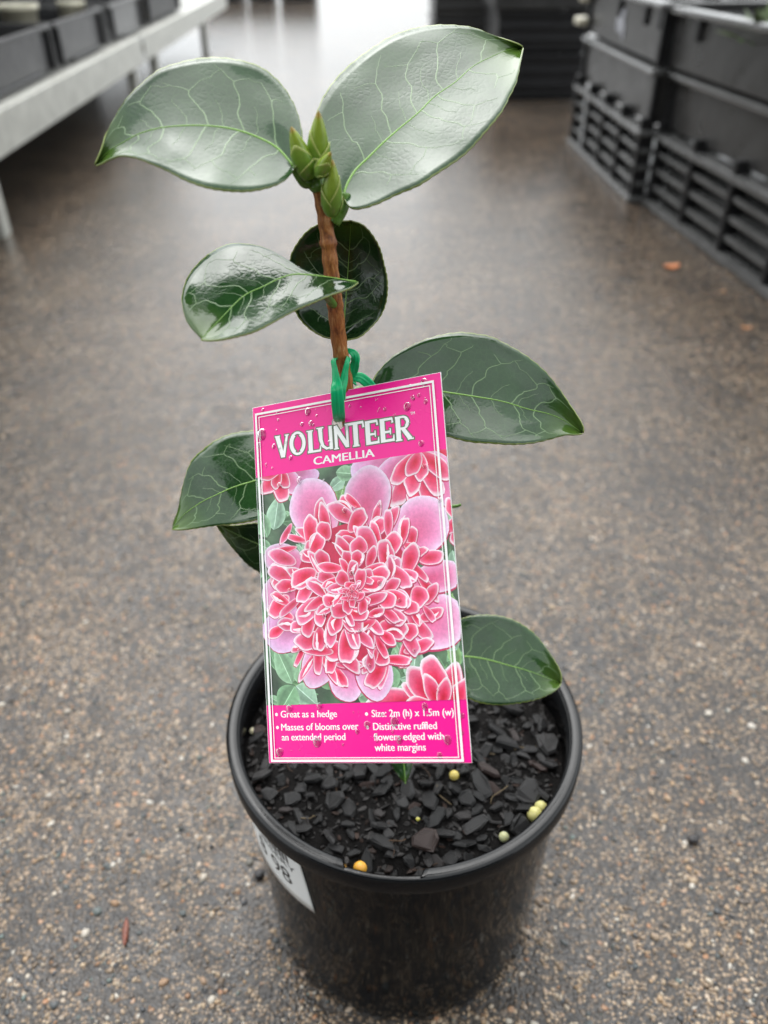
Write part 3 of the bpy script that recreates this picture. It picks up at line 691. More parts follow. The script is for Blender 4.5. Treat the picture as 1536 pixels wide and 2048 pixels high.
leaf_count = 0
def make_leaf(mid, up, low, anchor, normal, fold=(0, 0), curl=0.0, tipdrop=0.0, ripple=.0006, mat=MLEAF, nveins=5, seed=0, teeth=1.3, veins=True, thick=.00045, rib=.0008, bow=0.0):
    """mid/up/low: outlines from base to tip; anchor (x, y, Y) a point of the leaf plane; fold = camber of each half (m, towards the viewer +)"""
    r = random.Random(seed); N, H = 96, 9
    n = unit(normal); P0 = at(*anchor)
    m_ = resample(smooth_path(mid, 80), N); u_ = resample(smooth_path(up, 120), N); l_ = resample(smooth_path(low, 120), N)
    def depth_pt(x, y, s, t):
        d = ray(x, y); tt = ((P0 - CAM) @ n) / (d @ n)
        fo = fold[0] if s > 0 else fold[1]
        off = fo * abs(s) ** 1.4 + curl * (t - .5) ** 2 + tipdrop * max(0, t - .6) ** 2 + bow * math.sin(math.pi * t)
        off += ripple * math.sin(9 * t + 2.2 * s + seed) * abs(s) ** 2 + ripple * .7 * math.sin(21 * t + 4 * s + seed * 2) * abs(s) ** 3
        off += ripple * .5 * noise.noise(Vector((t * 7, s * 3, seed)))
        return CAM + d * (tt - off)
    G = np.zeros((N, 2 * H + 1, 3)); UV = np.zeros((N, 2 * H + 1, 2))
    for i in range(N):
        t = i / (N - 1)
        for j in range(-H, H + 1):
            s = j / H; e = u_[i] if j > 0 else l_[i]; a = abs(s) ** .9
            p = m_[i] * (1 - a) + e * a
            if abs(j) == H and 3 < i < N - 3:
                w = e - m_[i]; L = np.hypot(*w)
                if L > 4: p = p + w / L * teeth * ((i % 4) / 3.0 - .5) * min(1, L / 40)
            G[i, j + H] = depth_pt(p[0], p[1], s, t); UV[i, j + H] = (t, (s + 1) / 2)
    W = 2 * H + 1
    Fq = [(i * W + j, i * W + j + 1, (i + 1) * W + j + 1, (i + 1) * W + j) for i in range(N - 1) for j in range(W - 1)]
    a = G[N // 2, H] ; nn = np.cross(G[N // 2 + 1, H] - a, G[N // 2, H + 1] - a)
    if nn @ (CAM - a) > 0: Fq = [f[::-1] for f in Fq]
    lf = mesh('leaf', G.reshape(-1, 3), Fq, mat, plant, uvs=UV.reshape(-1, 2))
    so = lf.modifiers.new('thickness', 'SOLIDIFY'); so.thickness = thick; so.offset = -1
    def surf(t, s):
        fi = min(max(t, 0), 1) * (N - 1); fj = (min(max(s, -1), 1) + 1) * H
        i = min(int(fi), N - 2); j = min(int(fj), W - 2); a, b = fi - i, fj - j
        q = G[i, j] * (1 - a) * (1 - b) + G[i + 1, j] * a * (1 - b) + G[i, j + 1] * (1 - a) * b + G[i + 1, j + 1] * a * b
        k = np.cross(G[i + 1, j] - G[i, j], G[i, j + 1] - G[i, j]); k = unit(k) if np.linalg.norm(k) > 1e-12 else n
        return q, (k if k @ (CAM - q) > 0 else -k)
    # midrib
    V, Fc = [], []; Q = np.linspace(0.0, .985, 60)
    for i, t in enumerate(Q):
        w = rib * (1 - .86 * t ** .8); q, k = surf(t, 0); q2, _ = surf(min(t + .01, 1), 0); q1, _ = surf(max(t - .01, 0), 0)
        sd_ = unit(np.cross(unit(q2 - q1), k))
        for c, hgt_ in ((-1, .00003), (-.5, .00022), (0, .0003), (.5, .00022), (1, .00003)): V.append(q + sd_ * w * .62 * c + k * (hgt_ * (1 - .6 * t)))
    for i in range(59):
        for c in range(4): Fc.append((i * 5 + c, i * 5 + c + 1, (i + 1) * 5 + c + 1, (i + 1) * 5 + c))
    mesh('midrib', V, Fc, MRIB, lf, off=np.array(plant.location))
    if not veins: return lf
    mv = MB()
    def ribbon(ts, w0, w1):
        P = [surf(t, s) for t, s in ts]; V = []
        for i, (q, k) in enumerate(P):
            d = P[min(i + 1, len(P) - 1)][0] - P[max(i - 1, 0)][0]
            if np.linalg.norm(d) < 1e-9: return
            sd_ = unit(np.cross(unit(d), k)); w = w0 + (w1 - w0) * i / (len(P) - 1)
            V += [q - sd_ * w + k * .00002, q + k * .00007, q + sd_ * w + k * .00002]
        mv.add(V, [f for i in range(len(P) - 1) for f in ((i * 3, i * 3 + 1, i * 3 + 4, i * 3 + 3), (i * 3 + 1, i * 3 + 2, i * 3 + 5, i * 3 + 4))])
    def curve(a, b, bend, k=12):
        a, b = np.array(a), np.array(b); d = b - a; o = np.array([-d[1], d[0]])
        ph = r.uniform(0, 6)
        return [tuple(a + d * t + o * (bend * math.sin(math.pi * t) + .02 * math.sin(7 * t + ph) * t)) for t in np.linspace(0, 1, k)]
    def kink(pts, w0, w1):
        out = []
        for a, b in zip(pts[:-1], pts[1:]): out += curve(a, b, r.uniform(-.06, .06), 7)[:-1]
        ribbon(out + [tuple(pts[-1])], w0, w1)
    for sgn in (1, -1):
        ends = []
        for k in range(nveins):
            t0 = min(.06 + .80 * (k + r.uniform(.25, .75)) / nveins, .88); sf = r.uniform(.48, .66); t1 = min(t0 + .12 * (1 - t0) + .04, .95)
            midp = ((t0 + t1) / 2 + r.uniform(-.008, .012), sgn * sf * .5); fk = (t1, sgn * sf)
            kink([(t0, 0), midp, fk], .00022, .00014)
            o1 = (min(t1 + r.uniform(.04, .07), .97), sgn * (sf + r.uniform(.14, .2))); o2 = (max(t1 - r.uniform(.03, .06), .03), sgn * (sf + r.uniform(.10, .18)))
            kink([fk, o1], .00014, .00009); kink([fk, o2], .00013, .00008); ends.append((o1, o2, fk))
            if r.random() < .7: kink([o1, (min(o1[0] + .03, .98), sgn * min(abs(o1[1]) + .10, .95))], .00009, .00006)
        for (o1, _, f1), (_, o2, f2) in zip(ends[:-1], ends[1:]):
            if r.random() < .65: kink([o1, ((o1[0] + o2[0]) / 2 + r.uniform(-.01, .01), (o1[1] + o2[1]) / 2 + sgn * r.uniform(-.06, .05)), o2], .00009, .00008)
            a = ((f1[0] + f2[0]) / 2 - .10, 0); b = (a[0] + .07, sgn * r.uniform(.28, .42)); kink([a, (a[0] + .03, b[1] * .5), b], .00010, .00006)
    mv.build('side_veins', MSIDE, lf, off=np.array(plant.location))
    return lf
def petiole(a, b, ra, rb_, bend=(0, 0, 0)):
    P = smooth_path([a, (np.array(a) + np.array(b)) / 2 + np.array(bend), b], 14)
    V, Fq = tube(P, np.linspace(ra, rb_, 14), 10); mesh('petiole', V, Fq, MGREENSTEM, plant)

# upper left leaf
make_leaf([(589, 336), (553, 295), (507, 271), (461, 257), (408, 251), (356, 252), (314, 257), (275, 269), (243, 287), (215, 304), (191, 330)],
          [(589, 336), (600, 297), (604, 269), (598, 234), (584, 199), (560, 164), (525, 135), (486, 121), (440, 114), (398, 116), (356, 125), (317, 139), (282, 167), (254, 195), (233, 227), (215, 262), (205, 297), (191, 330)],
          [(589, 336), (584, 345), (574, 357), (553, 369), (521, 378), (486, 382), (447, 380), (409, 373), (370, 359), (335, 341), (303, 327), (275, 316), (243, 311), (219, 318), (203, 326), (191, 330)],
          (589, 336, -.004), (.10, -.52, .85), fold=(.003, .0025), tipdrop=-.05, bow=.005, seed=1)
petiole(at(628, 362, 0), at(586, 332, -.004), .0016, .0013, (0, 0, -.0025))
# upper right leaf
make_leaf([(689, 396), (692, 375), (710, 342), (736, 316), (768, 284), (801, 255), (837, 225), (869, 193), (912, 163), (944, 134), (980, 115), (1016, 100), (1045, 95)],
          [(689, 396), (674, 375), (654, 343), (635, 307), (625, 271), (633, 225), (648, 190), (671, 157), (700, 128), (736, 100), (781, 72), (820, 58), (853, 51), (895, 49), (944, 54), (977, 66), (1009, 79), (1035, 89), (1045, 95)],
          [(689, 396), (695, 408), (703, 416), (723, 416), (755, 406), (794, 388), (837, 370), (872, 347), (912, 321), (938, 300), (964, 271), (986, 245), (1006, 219), (1019, 193), (1032, 167), (1039, 137), (1042, 115), (1045, 95)],
          (689, 396, .003), (-.10, -.50, .86), fold=(.003, .0025), bow=.005, tipdrop=-.03, seed=2)
petiole(at(668, 446, 0), at(691, 386, .0028), .0018, .0015, (.001, 0, 0))
# curled leaf crossing the stem
make_leaf([(716, 564), (672, 557), (640, 552), (612, 549), (585, 549), (556, 558), (526, 573), (487, 592), (451, 627), (425, 655), (402, 678)],
          [(716, 564), (680, 556), (645, 552), (622, 545), (601, 537), (580, 522), (550, 504), (520, 492), (490, 487), (460, 487), (430, 499), (400, 522), (376, 552), (364, 588), (365, 615), (376, 648), (402, 678)],
          [(716, 564), (699, 576), (663, 589), (628, 604), (589, 621), (550, 642), (508, 663), (472, 673), (439, 679), (416, 680), (402, 678)],
          (640, 560, -.0075), (.10, -.40, .91), fold=(-.002, .003), bow=.002, seed=3, nveins=5, teeth=.7)
petiole(at(670, 612, -.001), at(640, 565, -.0072), .0014, .0010, (0, -.002, 0))
# dark round leaf behind the stem
make_leaf([(684, 690), (688, 640), (693, 580), (698, 510), (702, 443)],
          [(684, 690), (672, 677), (657, 675), (640, 669), (616, 654), (597, 633), (585, 605), (578, 565), (580, 519), (592, 492), (613, 465), (637, 450), (669, 444), (702, 443)],
          [(684, 690), (690, 681), (699, 678), (720, 672), (741, 654), (762, 630), (773, 600), (774, 561), (768, 531), (759, 498), (744, 471), (725, 451), (702, 443)],
          (684, 690, .006), (.03, -.93, .36), fold=(.006, .006), bow=-.006, tipdrop=.03, seed=4, mat=MLEAFSHADE, rib=.0006)
petiole(at(683, 712, 0), at(685, 684, .0058), .0014, .0011)
# middle right leaf
make_leaf([(742, 782), (800, 775), (850, 777), (883, 783), (949, 793), (1006, 803), (1055, 818), (1098, 828), (1132, 843), (1165, 866)],
          [(742, 782), (745, 766), (757, 743), (783, 714), (812, 696), (846, 680), (883, 669), (920, 664), (952, 667), (983, 673), (1012, 687), (1041, 703), (1069, 723), (1095, 747), (1118, 777), (1141, 812), (1158, 838), (1166, 855), (1165, 866)],
          [(742, 782), (755, 815), (785, 840), (830, 858), (870, 866), (895, 872), (940, 883), (983, 886), (1021, 888), (1061, 886), (1098, 879), (1130, 870), (1150, 869), (1165, 866)],
          (742, 782, .007), (-.05, -.60, .80), fold=(.003, .003), bow=.002, tipdrop=-.03, seed=5)
petiole(at(689, 800, .001), at(744, 781, .0068), .0016, .0012, (0, 0, .002))
# left leaf behind the tag
make_leaf([(665, 930), (610, 935), (560, 946), (504, 963), (468, 974), (434, 989), (400, 1006), (366, 1031), (344, 1058)],
          [(665, 930), (655, 900), (610, 872), (560, 860), (503, 861), (477, 864), (453, 870), (428, 882), (406, 899), (387, 916), (375, 938), (366, 968), (361, 991), (355, 1021), (346, 1044), (344, 1058)],
          [(665, 930), (655, 965), (620, 1005), (570, 1028), (511, 1040), (472, 1047), (434, 1051), (396, 1056), (364, 1059), (344, 1058)],
          (600, 938, .016), (.14, -.60, .79), fold=(-.002, .002), bow=.002, tipdrop=-.03, seed=6)
petiole(at(709, 930, .001), at(662, 929, .0152), .0015, .0011, (0, 0, .003))
# dark folded leaf underneath it
make_leaf([(680, 1150), (600, 1118), (540, 1096), (504, 1083), (462, 1063), (434, 1049)],
          [(680, 1150), (650, 1095), (590, 1062), (540, 1050), (511, 1047), (462, 1052), (434, 1049)],
          [(680, 1150), (640, 1178), (590, 1175), (545, 1160), (516, 1144), (494, 1129), (475, 1108), (458, 1087), (443, 1065), (434, 1049)],
          (600, 1118, .020), (.25, -.95, -.10), fold=(.003, .003), seed=7, mat=MLEAFSHADE)
petiole(at(728, 1165, .001), at(678, 1149, .0192), .0014, .0010)
# lower right leaf over the rim
make_leaf([(850, 1330), (890, 1318), (931, 1313), (970, 1318), (1008, 1328), (1057, 1342), (1090, 1354), (1121, 1366)],
          [(850, 1330), (855, 1295), (885, 1258), (927, 1236), (970, 1229), (1018, 1236), (1061, 1260), (1090, 1292), (1114, 1330), (1122, 1352), (1121, 1366)],
          [(850, 1330), (868, 1360), (900, 1384), (941, 1398), (960, 1405), (994, 1410), (1033, 1407), (1076, 1398), (1105, 1385), (1117, 1374), (1121, 1366)],
          (850, 1330, -.006), (.02, -.50, .86), fold=(.003, .002), bow=.003, tipdrop=-.02, seed=8)
petiole(at(748, 1330, 0), at(853, 1329, -.006), .0015, .0011, (0, 0, .004))
# small leaf tip showing below the tag
make_leaf([(800, 1470), (806, 1510), (809, 1540), (811, 1568)], [(800, 1470), (783, 1500), (784, 1530), (797, 1552), (811, 1568)], [(800, 1470), (818, 1490), (825, 1520), (820, 1548), (811, 1568)],
          (811, 1568, -.040), (.0, -.75, .66), seed=9, veins=False, teeth=.6, fold=(-.002, -.002))
petiole(at(745, 1420, 0), at(801, 1474, -.018), .0012, .0009, (0, 0, .003))
# thin side twigs
V, Fq = tube(smooth_path([at(697, 800, .001), at(693, 768, .003), at(692, 752, .004)], 10), .0006, 6); mesh('twig', V, Fq, MSTEM, plant, uvs=[(0, 0)] * len(V))
V, Fq = tube(smooth_path([at(720, 1010, .001), at(820, 1016, .010), at(904, 1013, .012), at(922, 1009, .012)], 16), np.linspace(.0011, .0005, 16), 6); mesh('twig', V, Fq, MGREENSTEM, plant)
# buds
def bud(base, tip, w, seed, tipc=(.32, .13, .03)):
    r = random.Random(seed); b, t = np.array(base), np.array(tip); L = np.linalg.norm(t - b); ax = unit(t - b)
    s1 = unit(np.cross(ax, [.2, -.9, .3])); s2 = np.cross(ax, s1)
    def shell(name, f0, f1, grow, a0, a1, c0, c1, parent, lip=0):
        V, Fq, C_ = [], [], []; n, m = 16, 18; full = a1 - a0 > 6.2
        for i in range(n + 1):
            for k in range(m + (0 if full else 1)):
                a = a0 + (a1 - a0) * k / m
                top = f1 if full else f0 + (f1 - f0) * (1 - .55 * abs(2 * k / m - 1) ** 1.6)
                q = f0 + (top - f0) * i / n
                rr = w / 2 * (math.sin(math.pi * min(.06 + q * .94, 1) ** .72) ** .75) * grow + .00008
                if lip and i > n - 3: rr += lip * (i - n + 3) / 3
                V.append(b + ax * L * q + rr * (math.cos(a) * s1 + math.sin(a) * s2)); e = q ** 2.2
                cc = np.array(c0) * (1 - e) + np.array(c1) * e
                if q > .90: cc = cc * .35 + np.array(tipc) * .65
                elif not full and i >= n - 1: cc = np.array((.34, .40, .10))
                C_.append(cc * r.uniform(.93, 1.07))
        mm = m + (0 if full else 1)
        for i in range(n):
            for k in range(m): Fq.append((i * mm + k, i * mm + (k + 1) % mm, (i + 1) * mm + (k + 1) % mm, (i + 1) * mm + k))
        return mesh(name, V, Fq, MBUD, parent, cols=C_, off=np.array(plant.location))
    o = shell('bud', 0, 1, 1.0, 0, 2 * math.pi, (.15, .26, .02), (.30, .38, .04), plant)
    for (f1, g, a0) in ((.72, 1.07, .4), (.55, 1.13, 3.2), (.36, 1.19, 1.6)):
        a0 += seed; sc = shell('scale', 0, f1, g, a0, a0 + 3.6, (.12, .24, .02), (.29, .38, .05), o, .0001)
        sd2 = sc.modifiers.new('thickness', 'SOLIDIFY'); sd2.thickness = .0002
PX = .285 / FPX
bud(at(636, 352, -.001), at(637, 221, -.004), 34 * PX, 1)
bud(at(618, 356, -.003), at(582, 253, -.006), 31 * PX, 2)
bud(at(636, 352, -.006), at(662, 304, -.010), 20 * PX, 3, (.36, .18, .03))
bud(at(663, 430, -.004), at(664, 318, -.007), 31 * PX, 4)
V, Fq = tube(smooth_path([at(640, 380, 0), at(634, 362, 0), at(630, 345, -.001)], 10), [.0023, .0027, .003, .0031, .003, .0028, .0024, .002, .0016, .001], 12); mesh('shoot_tip', V, Fq, MGREENSTEM, plant)
# water drop hanging from the upper left leaf tip
q = at(193, 333, -.004)
def near_pt(): return q
dv = ICO2 * np.array([.0008, .0008, .0016])
ltip = None

# ------------------------------------------------------------------ the tag
cp = [(503, 815), (879, 746), (947, 1528), (540, 1525)]
D = [ray(*c) for c in cp]; T = np.linalg.solve(np.stack([-D[1], D[2], -D[3]], 1), -D[0]); T = np.array([1, *T])
Qc = np.array([t * d for t, d in zip(T, D)]); e1 = Qc[1] - Qc[0]; e2 = Qc[3] - Qc[0]
# depth: the punched hole sits just in front of the stem
nh = unit(np.cross(e1, -e2)); hd = ray(677, 845); k1 = (Qc[0] @ nh) / (hd @ nh); hole_unit = hd * k1
SCL = (-.0085 - CAM[1]) / hole_unit[1]
ctr = CAM + SCL * (Qc.sum(0) / 4); Wc, Hc = np.linalg.norm(e1) * SCL, np.linalg.norm(e2) * SCL
x1, x2 = unit(e1), unit(e2); c_ = x1 @ x2; x1, x2 = unit(x1 - x2 * c_ / 2), unit(x2 - x1 * c_ / 2); nh = unit(np.cross(x1, -x2))
if nh @ (CAM - ctr) < 0: nh = -nh
CO = ctr - x1 * Wc / 2 - x2 * Hc / 2
def card(a, b, z=0.0):
    """a across, b down (metres); z above the printed face"""
    return CO + x1 * a + x2 * b + nh * z
def c2(px, py):
    d = ray(px, py); t = ((CO - CAM) @ nh) / (d @ nh); P = CAM + d * t - CO; return np.array([P @ x1, P @ x2])
tagr = empty('plant_tag', tuple(card(Wc / 2, Hc)), 'pink rectangular plant tag with a ruffled camellia picture, tied to the stem', 'tag')
hc = c2(677, 845); HR = np.linalg.norm(c2(690, 845) - c2(664, 845)) / 2
# card sheet with punched hole: ring around the hole joined to a grid
def card_sheet(z, flip):
    bm = bmesh.new(); k = 40
    ring = [bm.verts.new((hc[0] + HR * math.cos(2 * math.pi * i / k), hc[1] + HR * math.sin(2 * math.pi * i / k), 0)) for i in range(k)]
    hw = HR * 1.6; sq = []
    for i in range(k):
        a = 2 * math.pi * i / k; c, s = math.cos(a), math.sin(a); q = hw / max(abs(c), abs(s)); sq.append(bm.verts.new((hc[0] + q * c, hc[1] + q * s, 0)))
    for i in range(k): bm.faces.new((sq[i], sq[(i + 1) % k], ring[(i + 1) % k], ring[i]))
    xs = sorted(set(list(np.linspace(0, hc[0] - hw, 9)) + list(np.linspace(hc[0] + hw, Wc, 9)))); ys = sorted(set([0, (hc[1] - hw) / 2, hc[1] - hw] + list(np.linspace(hc[1] + hw, Hc, 24))))
    def vv(x, y): return bm.verts.new((x, y, 0))
    for i in range(len(xs) - 1):
        for j in range(len(ys) - 1):
            if abs(xs[i] - (hc[0] - hw)) < 1e-9 and abs(ys[j] - (hc[1] - hw)) < 1e-9: continue
            bm.faces.new((vv(xs[i], ys[j]), vv(xs[i + 1], ys[j]), vv(xs[i + 1], ys[j + 1]), vv(xs[i], ys[j + 1])))
    bmesh.ops.remove_doubles(bm, verts=bm.verts, dist=1e-7)
    V = [card(v.co.x, v.co.y, z) for v in bm.verts]; bm.verts.index_update(); Fq = [tuple(v.index for v in f.verts) for f in bm.faces]; bm.free()
    f = Fq[0]; nn = np.cross(V[f[1]] - V[f[0]], V[f[2]] - V[f[0]])
    return V, [q[::-1] for q in Fq] if nn @ nh < 0 else Fq
V, Fq = card_sheet(0, False); sheet = mesh('card', V, Fq, MEDGE, tagr)
so = sheet.modifiers.new('thickness', 'SOLIDIFY'); so.thickness = .0004; so.offset = -1
TOFF = np.array(tagr.location)
PH_T = (c2(508, 951)[1] + c2(891, 904)[1]) / 2; PH_B = (c2(533, 1408)[1] + c2(937, 1402)[1]) / 2   # photo area
def sheet_rect(name, a0, b0, a1, b1, z, mat, hole=False, nx=14, ny=8):
    if hole:
        V0, F0 = card_sheet(z, False); M_ = .00015
        keep = [f for f in F0 if all(True for i in f)]
        return None
    V = [card(a0 + (a1 - a0) * i / nx, b0 + (b1 - b0) * j / ny, z) for j in range(ny + 1) for i in range(nx + 1)]
    Fq = [(j * (nx + 1) + i, (j + 1) * (nx + 1) + i, (j + 1) * (nx + 1) + i + 1, j * (nx + 1) + i + 1) for j in range(ny) for i in range(nx)]
    return mesh(name, V, Fq, mat, sheet, off=TOFF)
EM = .00012
# pink header with the hole left open
def header():
    V, Fq = [], []; k = 48; hw = HR * 1.6; z = .00002
    for i in range(k):
        a = 2 * math.pi * i / k + math.pi / 4; c, s = math.cos(a), math.sin(a); q = hw / max(abs(c), abs(s))
        V += [card(hc[0] + HR * 1.03 * c, hc[1] + HR * 1.03 * s, z), card(hc[0] + q * c, hc[1] + q * s, z)]
    for i in range(k): p, q = 2 * i, 2 * ((i + 1) % k); Fq.append((p, p + 1, q + 1, q))
    def rect(a0, b0, a1, b1, nx, ny):
        b = len(V)
        for j in range(ny + 1):
            for i in range(nx + 1): V.append(card(a0 + (a1 - a0) * i / nx, b0 + (b1 - b0) * j / ny, z))
        for j in range(ny):
            for i in range(nx): p = b + j * (nx + 1) + i; Fq.append((p, p + 1, p + nx + 2, p + nx + 1))
    x0, x3, y0, y3 = EM, Wc - EM, EM, PH_T; xa, xb, ya, yb = hc[0] - hw, hc[0] + hw, hc[1] - hw, hc[1] + hw
    rect(x0, y0, xa, y3, 8, 6); rect(xb, y0, x3, y3, 8, 6); rect(xa, y0, xb, ya, 2, 2); rect(xa, yb, xb, y3, 2, 4)
    return mesh('header_print', V, Fq, MPINK, sheet, off=TOFF)
header()
sheet_rect('footer_print', EM, PH_B, Wc - EM, Hc - EM, .00002, MPINK)
# --- photograph printed on the tag: leaves, then petals, each a flat shape on its own hair-thin layer
pm = MB(); ZL = [.00002]; PXC = np.linalg.norm(c2(740, 1200) - c2(640, 1200)) / 100      # metres on the card for one pixel
def layer(pts2, Fq, cols):
    ZL[0] += 6e-7
    V = []
    for a, b in pts2:
        a = min(max(a, EM), Wc - EM); b = min(max(b, PH_T), PH_B); V.append(card(a, b, ZL[0]))
    pm.add(V, Fq, cols)
nx, ny = 30, 40; r = random.Random(5)
pts = [(Wc * i / nx, PH_T + (PH_B - PH_T) * j / ny) for j in range(ny + 1) for i in range(nx + 1)]
cc = []
for a, b in pts:
    n = noise.noise(Vector((a * 130, b * 130, 2))) ; m2_ = noise.noise(Vector((a * 420, b * 420, 7)))
    g = np.array([.05, .075, .05]) + np.array([.10, .20, .10]) * max(0, n + .25) + np.array([.05, .05, .04]) * m2_; cc.append(np.clip(g, .01, 1))
layer(pts, [(j * (nx + 1) + i, (j + 1) * (nx + 1) + i, (j + 1) * (nx + 1) + i + 1, j * (nx + 1) + i + 1) for j in range(ny) for i in range(nx)], cc)
def print_leaf(px, py, L, W, ang, base, r):
    c0 = c2(px, py); d = np.array([math.cos(ang), math.sin(ang)]); s = np.array([-d[1], d[0]]); L *= PXC; W *= PXC
    n = 12; P, C_, Fq = [], [], []
    base = np.array(base); dark, light = base * .62, base * 1.35 + .05
    prof = [math.sin(math.pi * (k / n) ** .8) ** .9 for k in range(n + 1)]
    for k in range(n + 1):
        q = c0 + d * L * k / n; w = W * prof[k] / 2
        for f, col in ((-1, light * .9), (-.5, base), (-.06, base * .95), (0, light * 1.35 + .06), (.06, base * .8), (.5, dark), (1, base * 1.2)): P.append(q + s * w * f); C_.append(np.clip(col * r.uniform(.85, 1.15), 0, .95))
    for k in range(n):
        for f in range(6): Fq.append((k * 7 + f, k * 7 + f + 1, (k + 1) * 7 + f + 1, (k + 1) * 7 + f))
    layer(P, Fq, C_)
greens = [(.20, .38, .21), (.26, .45, .27), (.14, .28, .13), (.32, .50, .36), (.10, .20, .10), (.24, .42, .17)]
for i in range(150):
    px, py = r.uniform(515, 930), r.uniform(930, 1405)
    print_leaf(px, py, r.uniform(26, 62), r.uniform(14, 30), r.uniform(0, 6.28), r.choice(greens), r)
for px, py, L, W, an in [(548, 1060, 66, 42, -1.35), (535, 1075, 60, 34, -1.9), (560, 1110, 45, 30, .9), (596, 1366, 78, 40, -1.35), (585, 1368, 78, 40, -2.0), (592, 1372, 56, 44, .7), (590, 1372, 60, 50, 2.2), (675, 1375, 62, 34, -2.5), (700, 1392, 66, 30, -.6), (824, 1365, 66, 40, -1.35), (690, 955, 42, 26, 2.6), (672, 945, 45, 30, .2), (690, 975, 50, 26, .35), (905, 1160, 60, 34, -1.2), (915, 1300, 60, 40, -2.2), (745, 1400, 54, 30, -.55), (540, 1260, 60, 36, -1.4), (545, 1180, 50, 30, 1.8), (905, 1100, 60, 30, 1.4)]:
    print_leaf(px, py, L, W, an, r.choice(greens[:4]), r)
def petal(px, py, ang, L, W, r, big=False, tone=0.0, shadow=True):
    """px, py the base of the petal, ang its direction in the picture"""
    c0 = c2(px, py); d = np.array([math.cos(ang), math.sin(ang)]); s = np.array([-d[1], d[0]]); L *= PXC; W *= PXC
    n = 26; ph = r.uniform(0, 6.28); asym = r.uniform(-.3, .3) * (0 if big else 1)
    out = []
    for k in range(n):
        a = 2 * math.pi * k / n; x = .5 - .5 * math.cos(a); w = math.sin(a) * ((.8 + .2 * x) if big else (.66 + .34 * x)) * .5
        wob = 1 + (.025 if big else .06) * math.sin(2 * a + ph) + (.012 if big else .03) * math.sin(5 * a + ph * 2)
        out.append((x * wob, w * wob + asym * (x - .3) * .35))
    cx = .40
    if big: rings = [(1.0, (.82, .70, .84)), (.88, (.80, .44, .64)), (.66, (.78, .24, .45)), (.4, (.74, .17, .35)), (.12, (.68, .10, .24))]
    else: rings = [(1.0, (.88, .82, .86)), (.92, (.86, .62, .70)), (.82, (.80, .15, .28)), (.48, (.74, .04, .12)), (.15, (.60, .015, .05))]
    tint = r.uniform(.88, 1.08); P, C_, Fq = [], [], []; lil = max(0, tone)
    for f, col in rings:
        for x, y in out:
            fx = cx + (x - cx) * f; q = c0 + d * L * fx + s * W * y * f; P.append(q)
            cl = np.array(col) * tint; back = max(0, .45 - fx)
            cl = cl * (1 - back * .9) + np.array((.70, .05, .12)) * back * .9
            cl = cl * (1 - lil) + np.array((.66, .46, .78)) * lil * (1 if f > .6 else .5) + (0 if f <= .6 else 0)
            C_.append(np.clip(cl, 0, .96))
    P.append(c0 + d * L * cx); C_.append(np.clip(np.array(rings[-1][1]) * tint, 0, .96))
    m = len(rings)
    for j in range(m - 1):
        for k in range(n): Fq.append((j * n + k, j * n + (k + 1) % n, (j + 1) * n + (k + 1) % n, (j + 1) * n + k))
    for k in range(n): Fq.append(((m - 1) * n + k, (m - 1) * n + (k + 1) % n, m * n))
    if shadow:
        o2 = s * PXC * 1.2 + np.array([0, 1]) * PXC * 1.8
        layer([c0 + d * L * x + s * W * y * 1.02 + o2 for x, y in out], [tuple(range(n))], [(.50, .04, .12)] * n)
    layer(P, Fq, C_)
r = random.Random(8)
FC = (706, 1183)
# side blooms, partly outside the picture
for (cx_, cy_, lst) in [((560, 940), 0, [(.9, 60, 40, .15), (1.6, 62, 42, 0), (2.3, 58, 40, .1), (.3, 80, 50, .45), (1.2, 38, 26, 0), (2.0, 36, 26, 0), (2.8, 40, 26, 0)]),
                        ((835, 905), 0, [(3.0, 130, 70, .5), (2.6, 110, 60, .25), (2.1, 112, 42, 0), (1.75, 120, 36, 0), (1.4, 118, 40, 0), (1.05, 130, 44, .1), (.7, 110, 40, .2), (.3, 90, 44, 0), (1.9, 80, 38, 0), (1.2, 84, 40, 0), (2.4, 76, 36, 0), (1.55, 50, 34, 0), (.8, 70, 40, 0), (2.0, 46, 34, 0)]),
                        ((880, 1420), 0, [(3.3, 130, 70, .15), (4.1, 96, 54, 0), (4.6, 96, 50, .05), (5.1, 84, 44, 0), (4.35, 64, 34, 0), (3.8, 70, 36, 0), (5.6, 76, 40, 0), (4.9, 54, 30, 0), (3.5, 60, 30, 0)]),
                        ((905, 1060), 0, [(-.6, 60, 40, 0), (.4, 66, 36, .1), (1.2, 60, 36, .4), (-1.4, 60, 40, 0)])] and []:
    pass
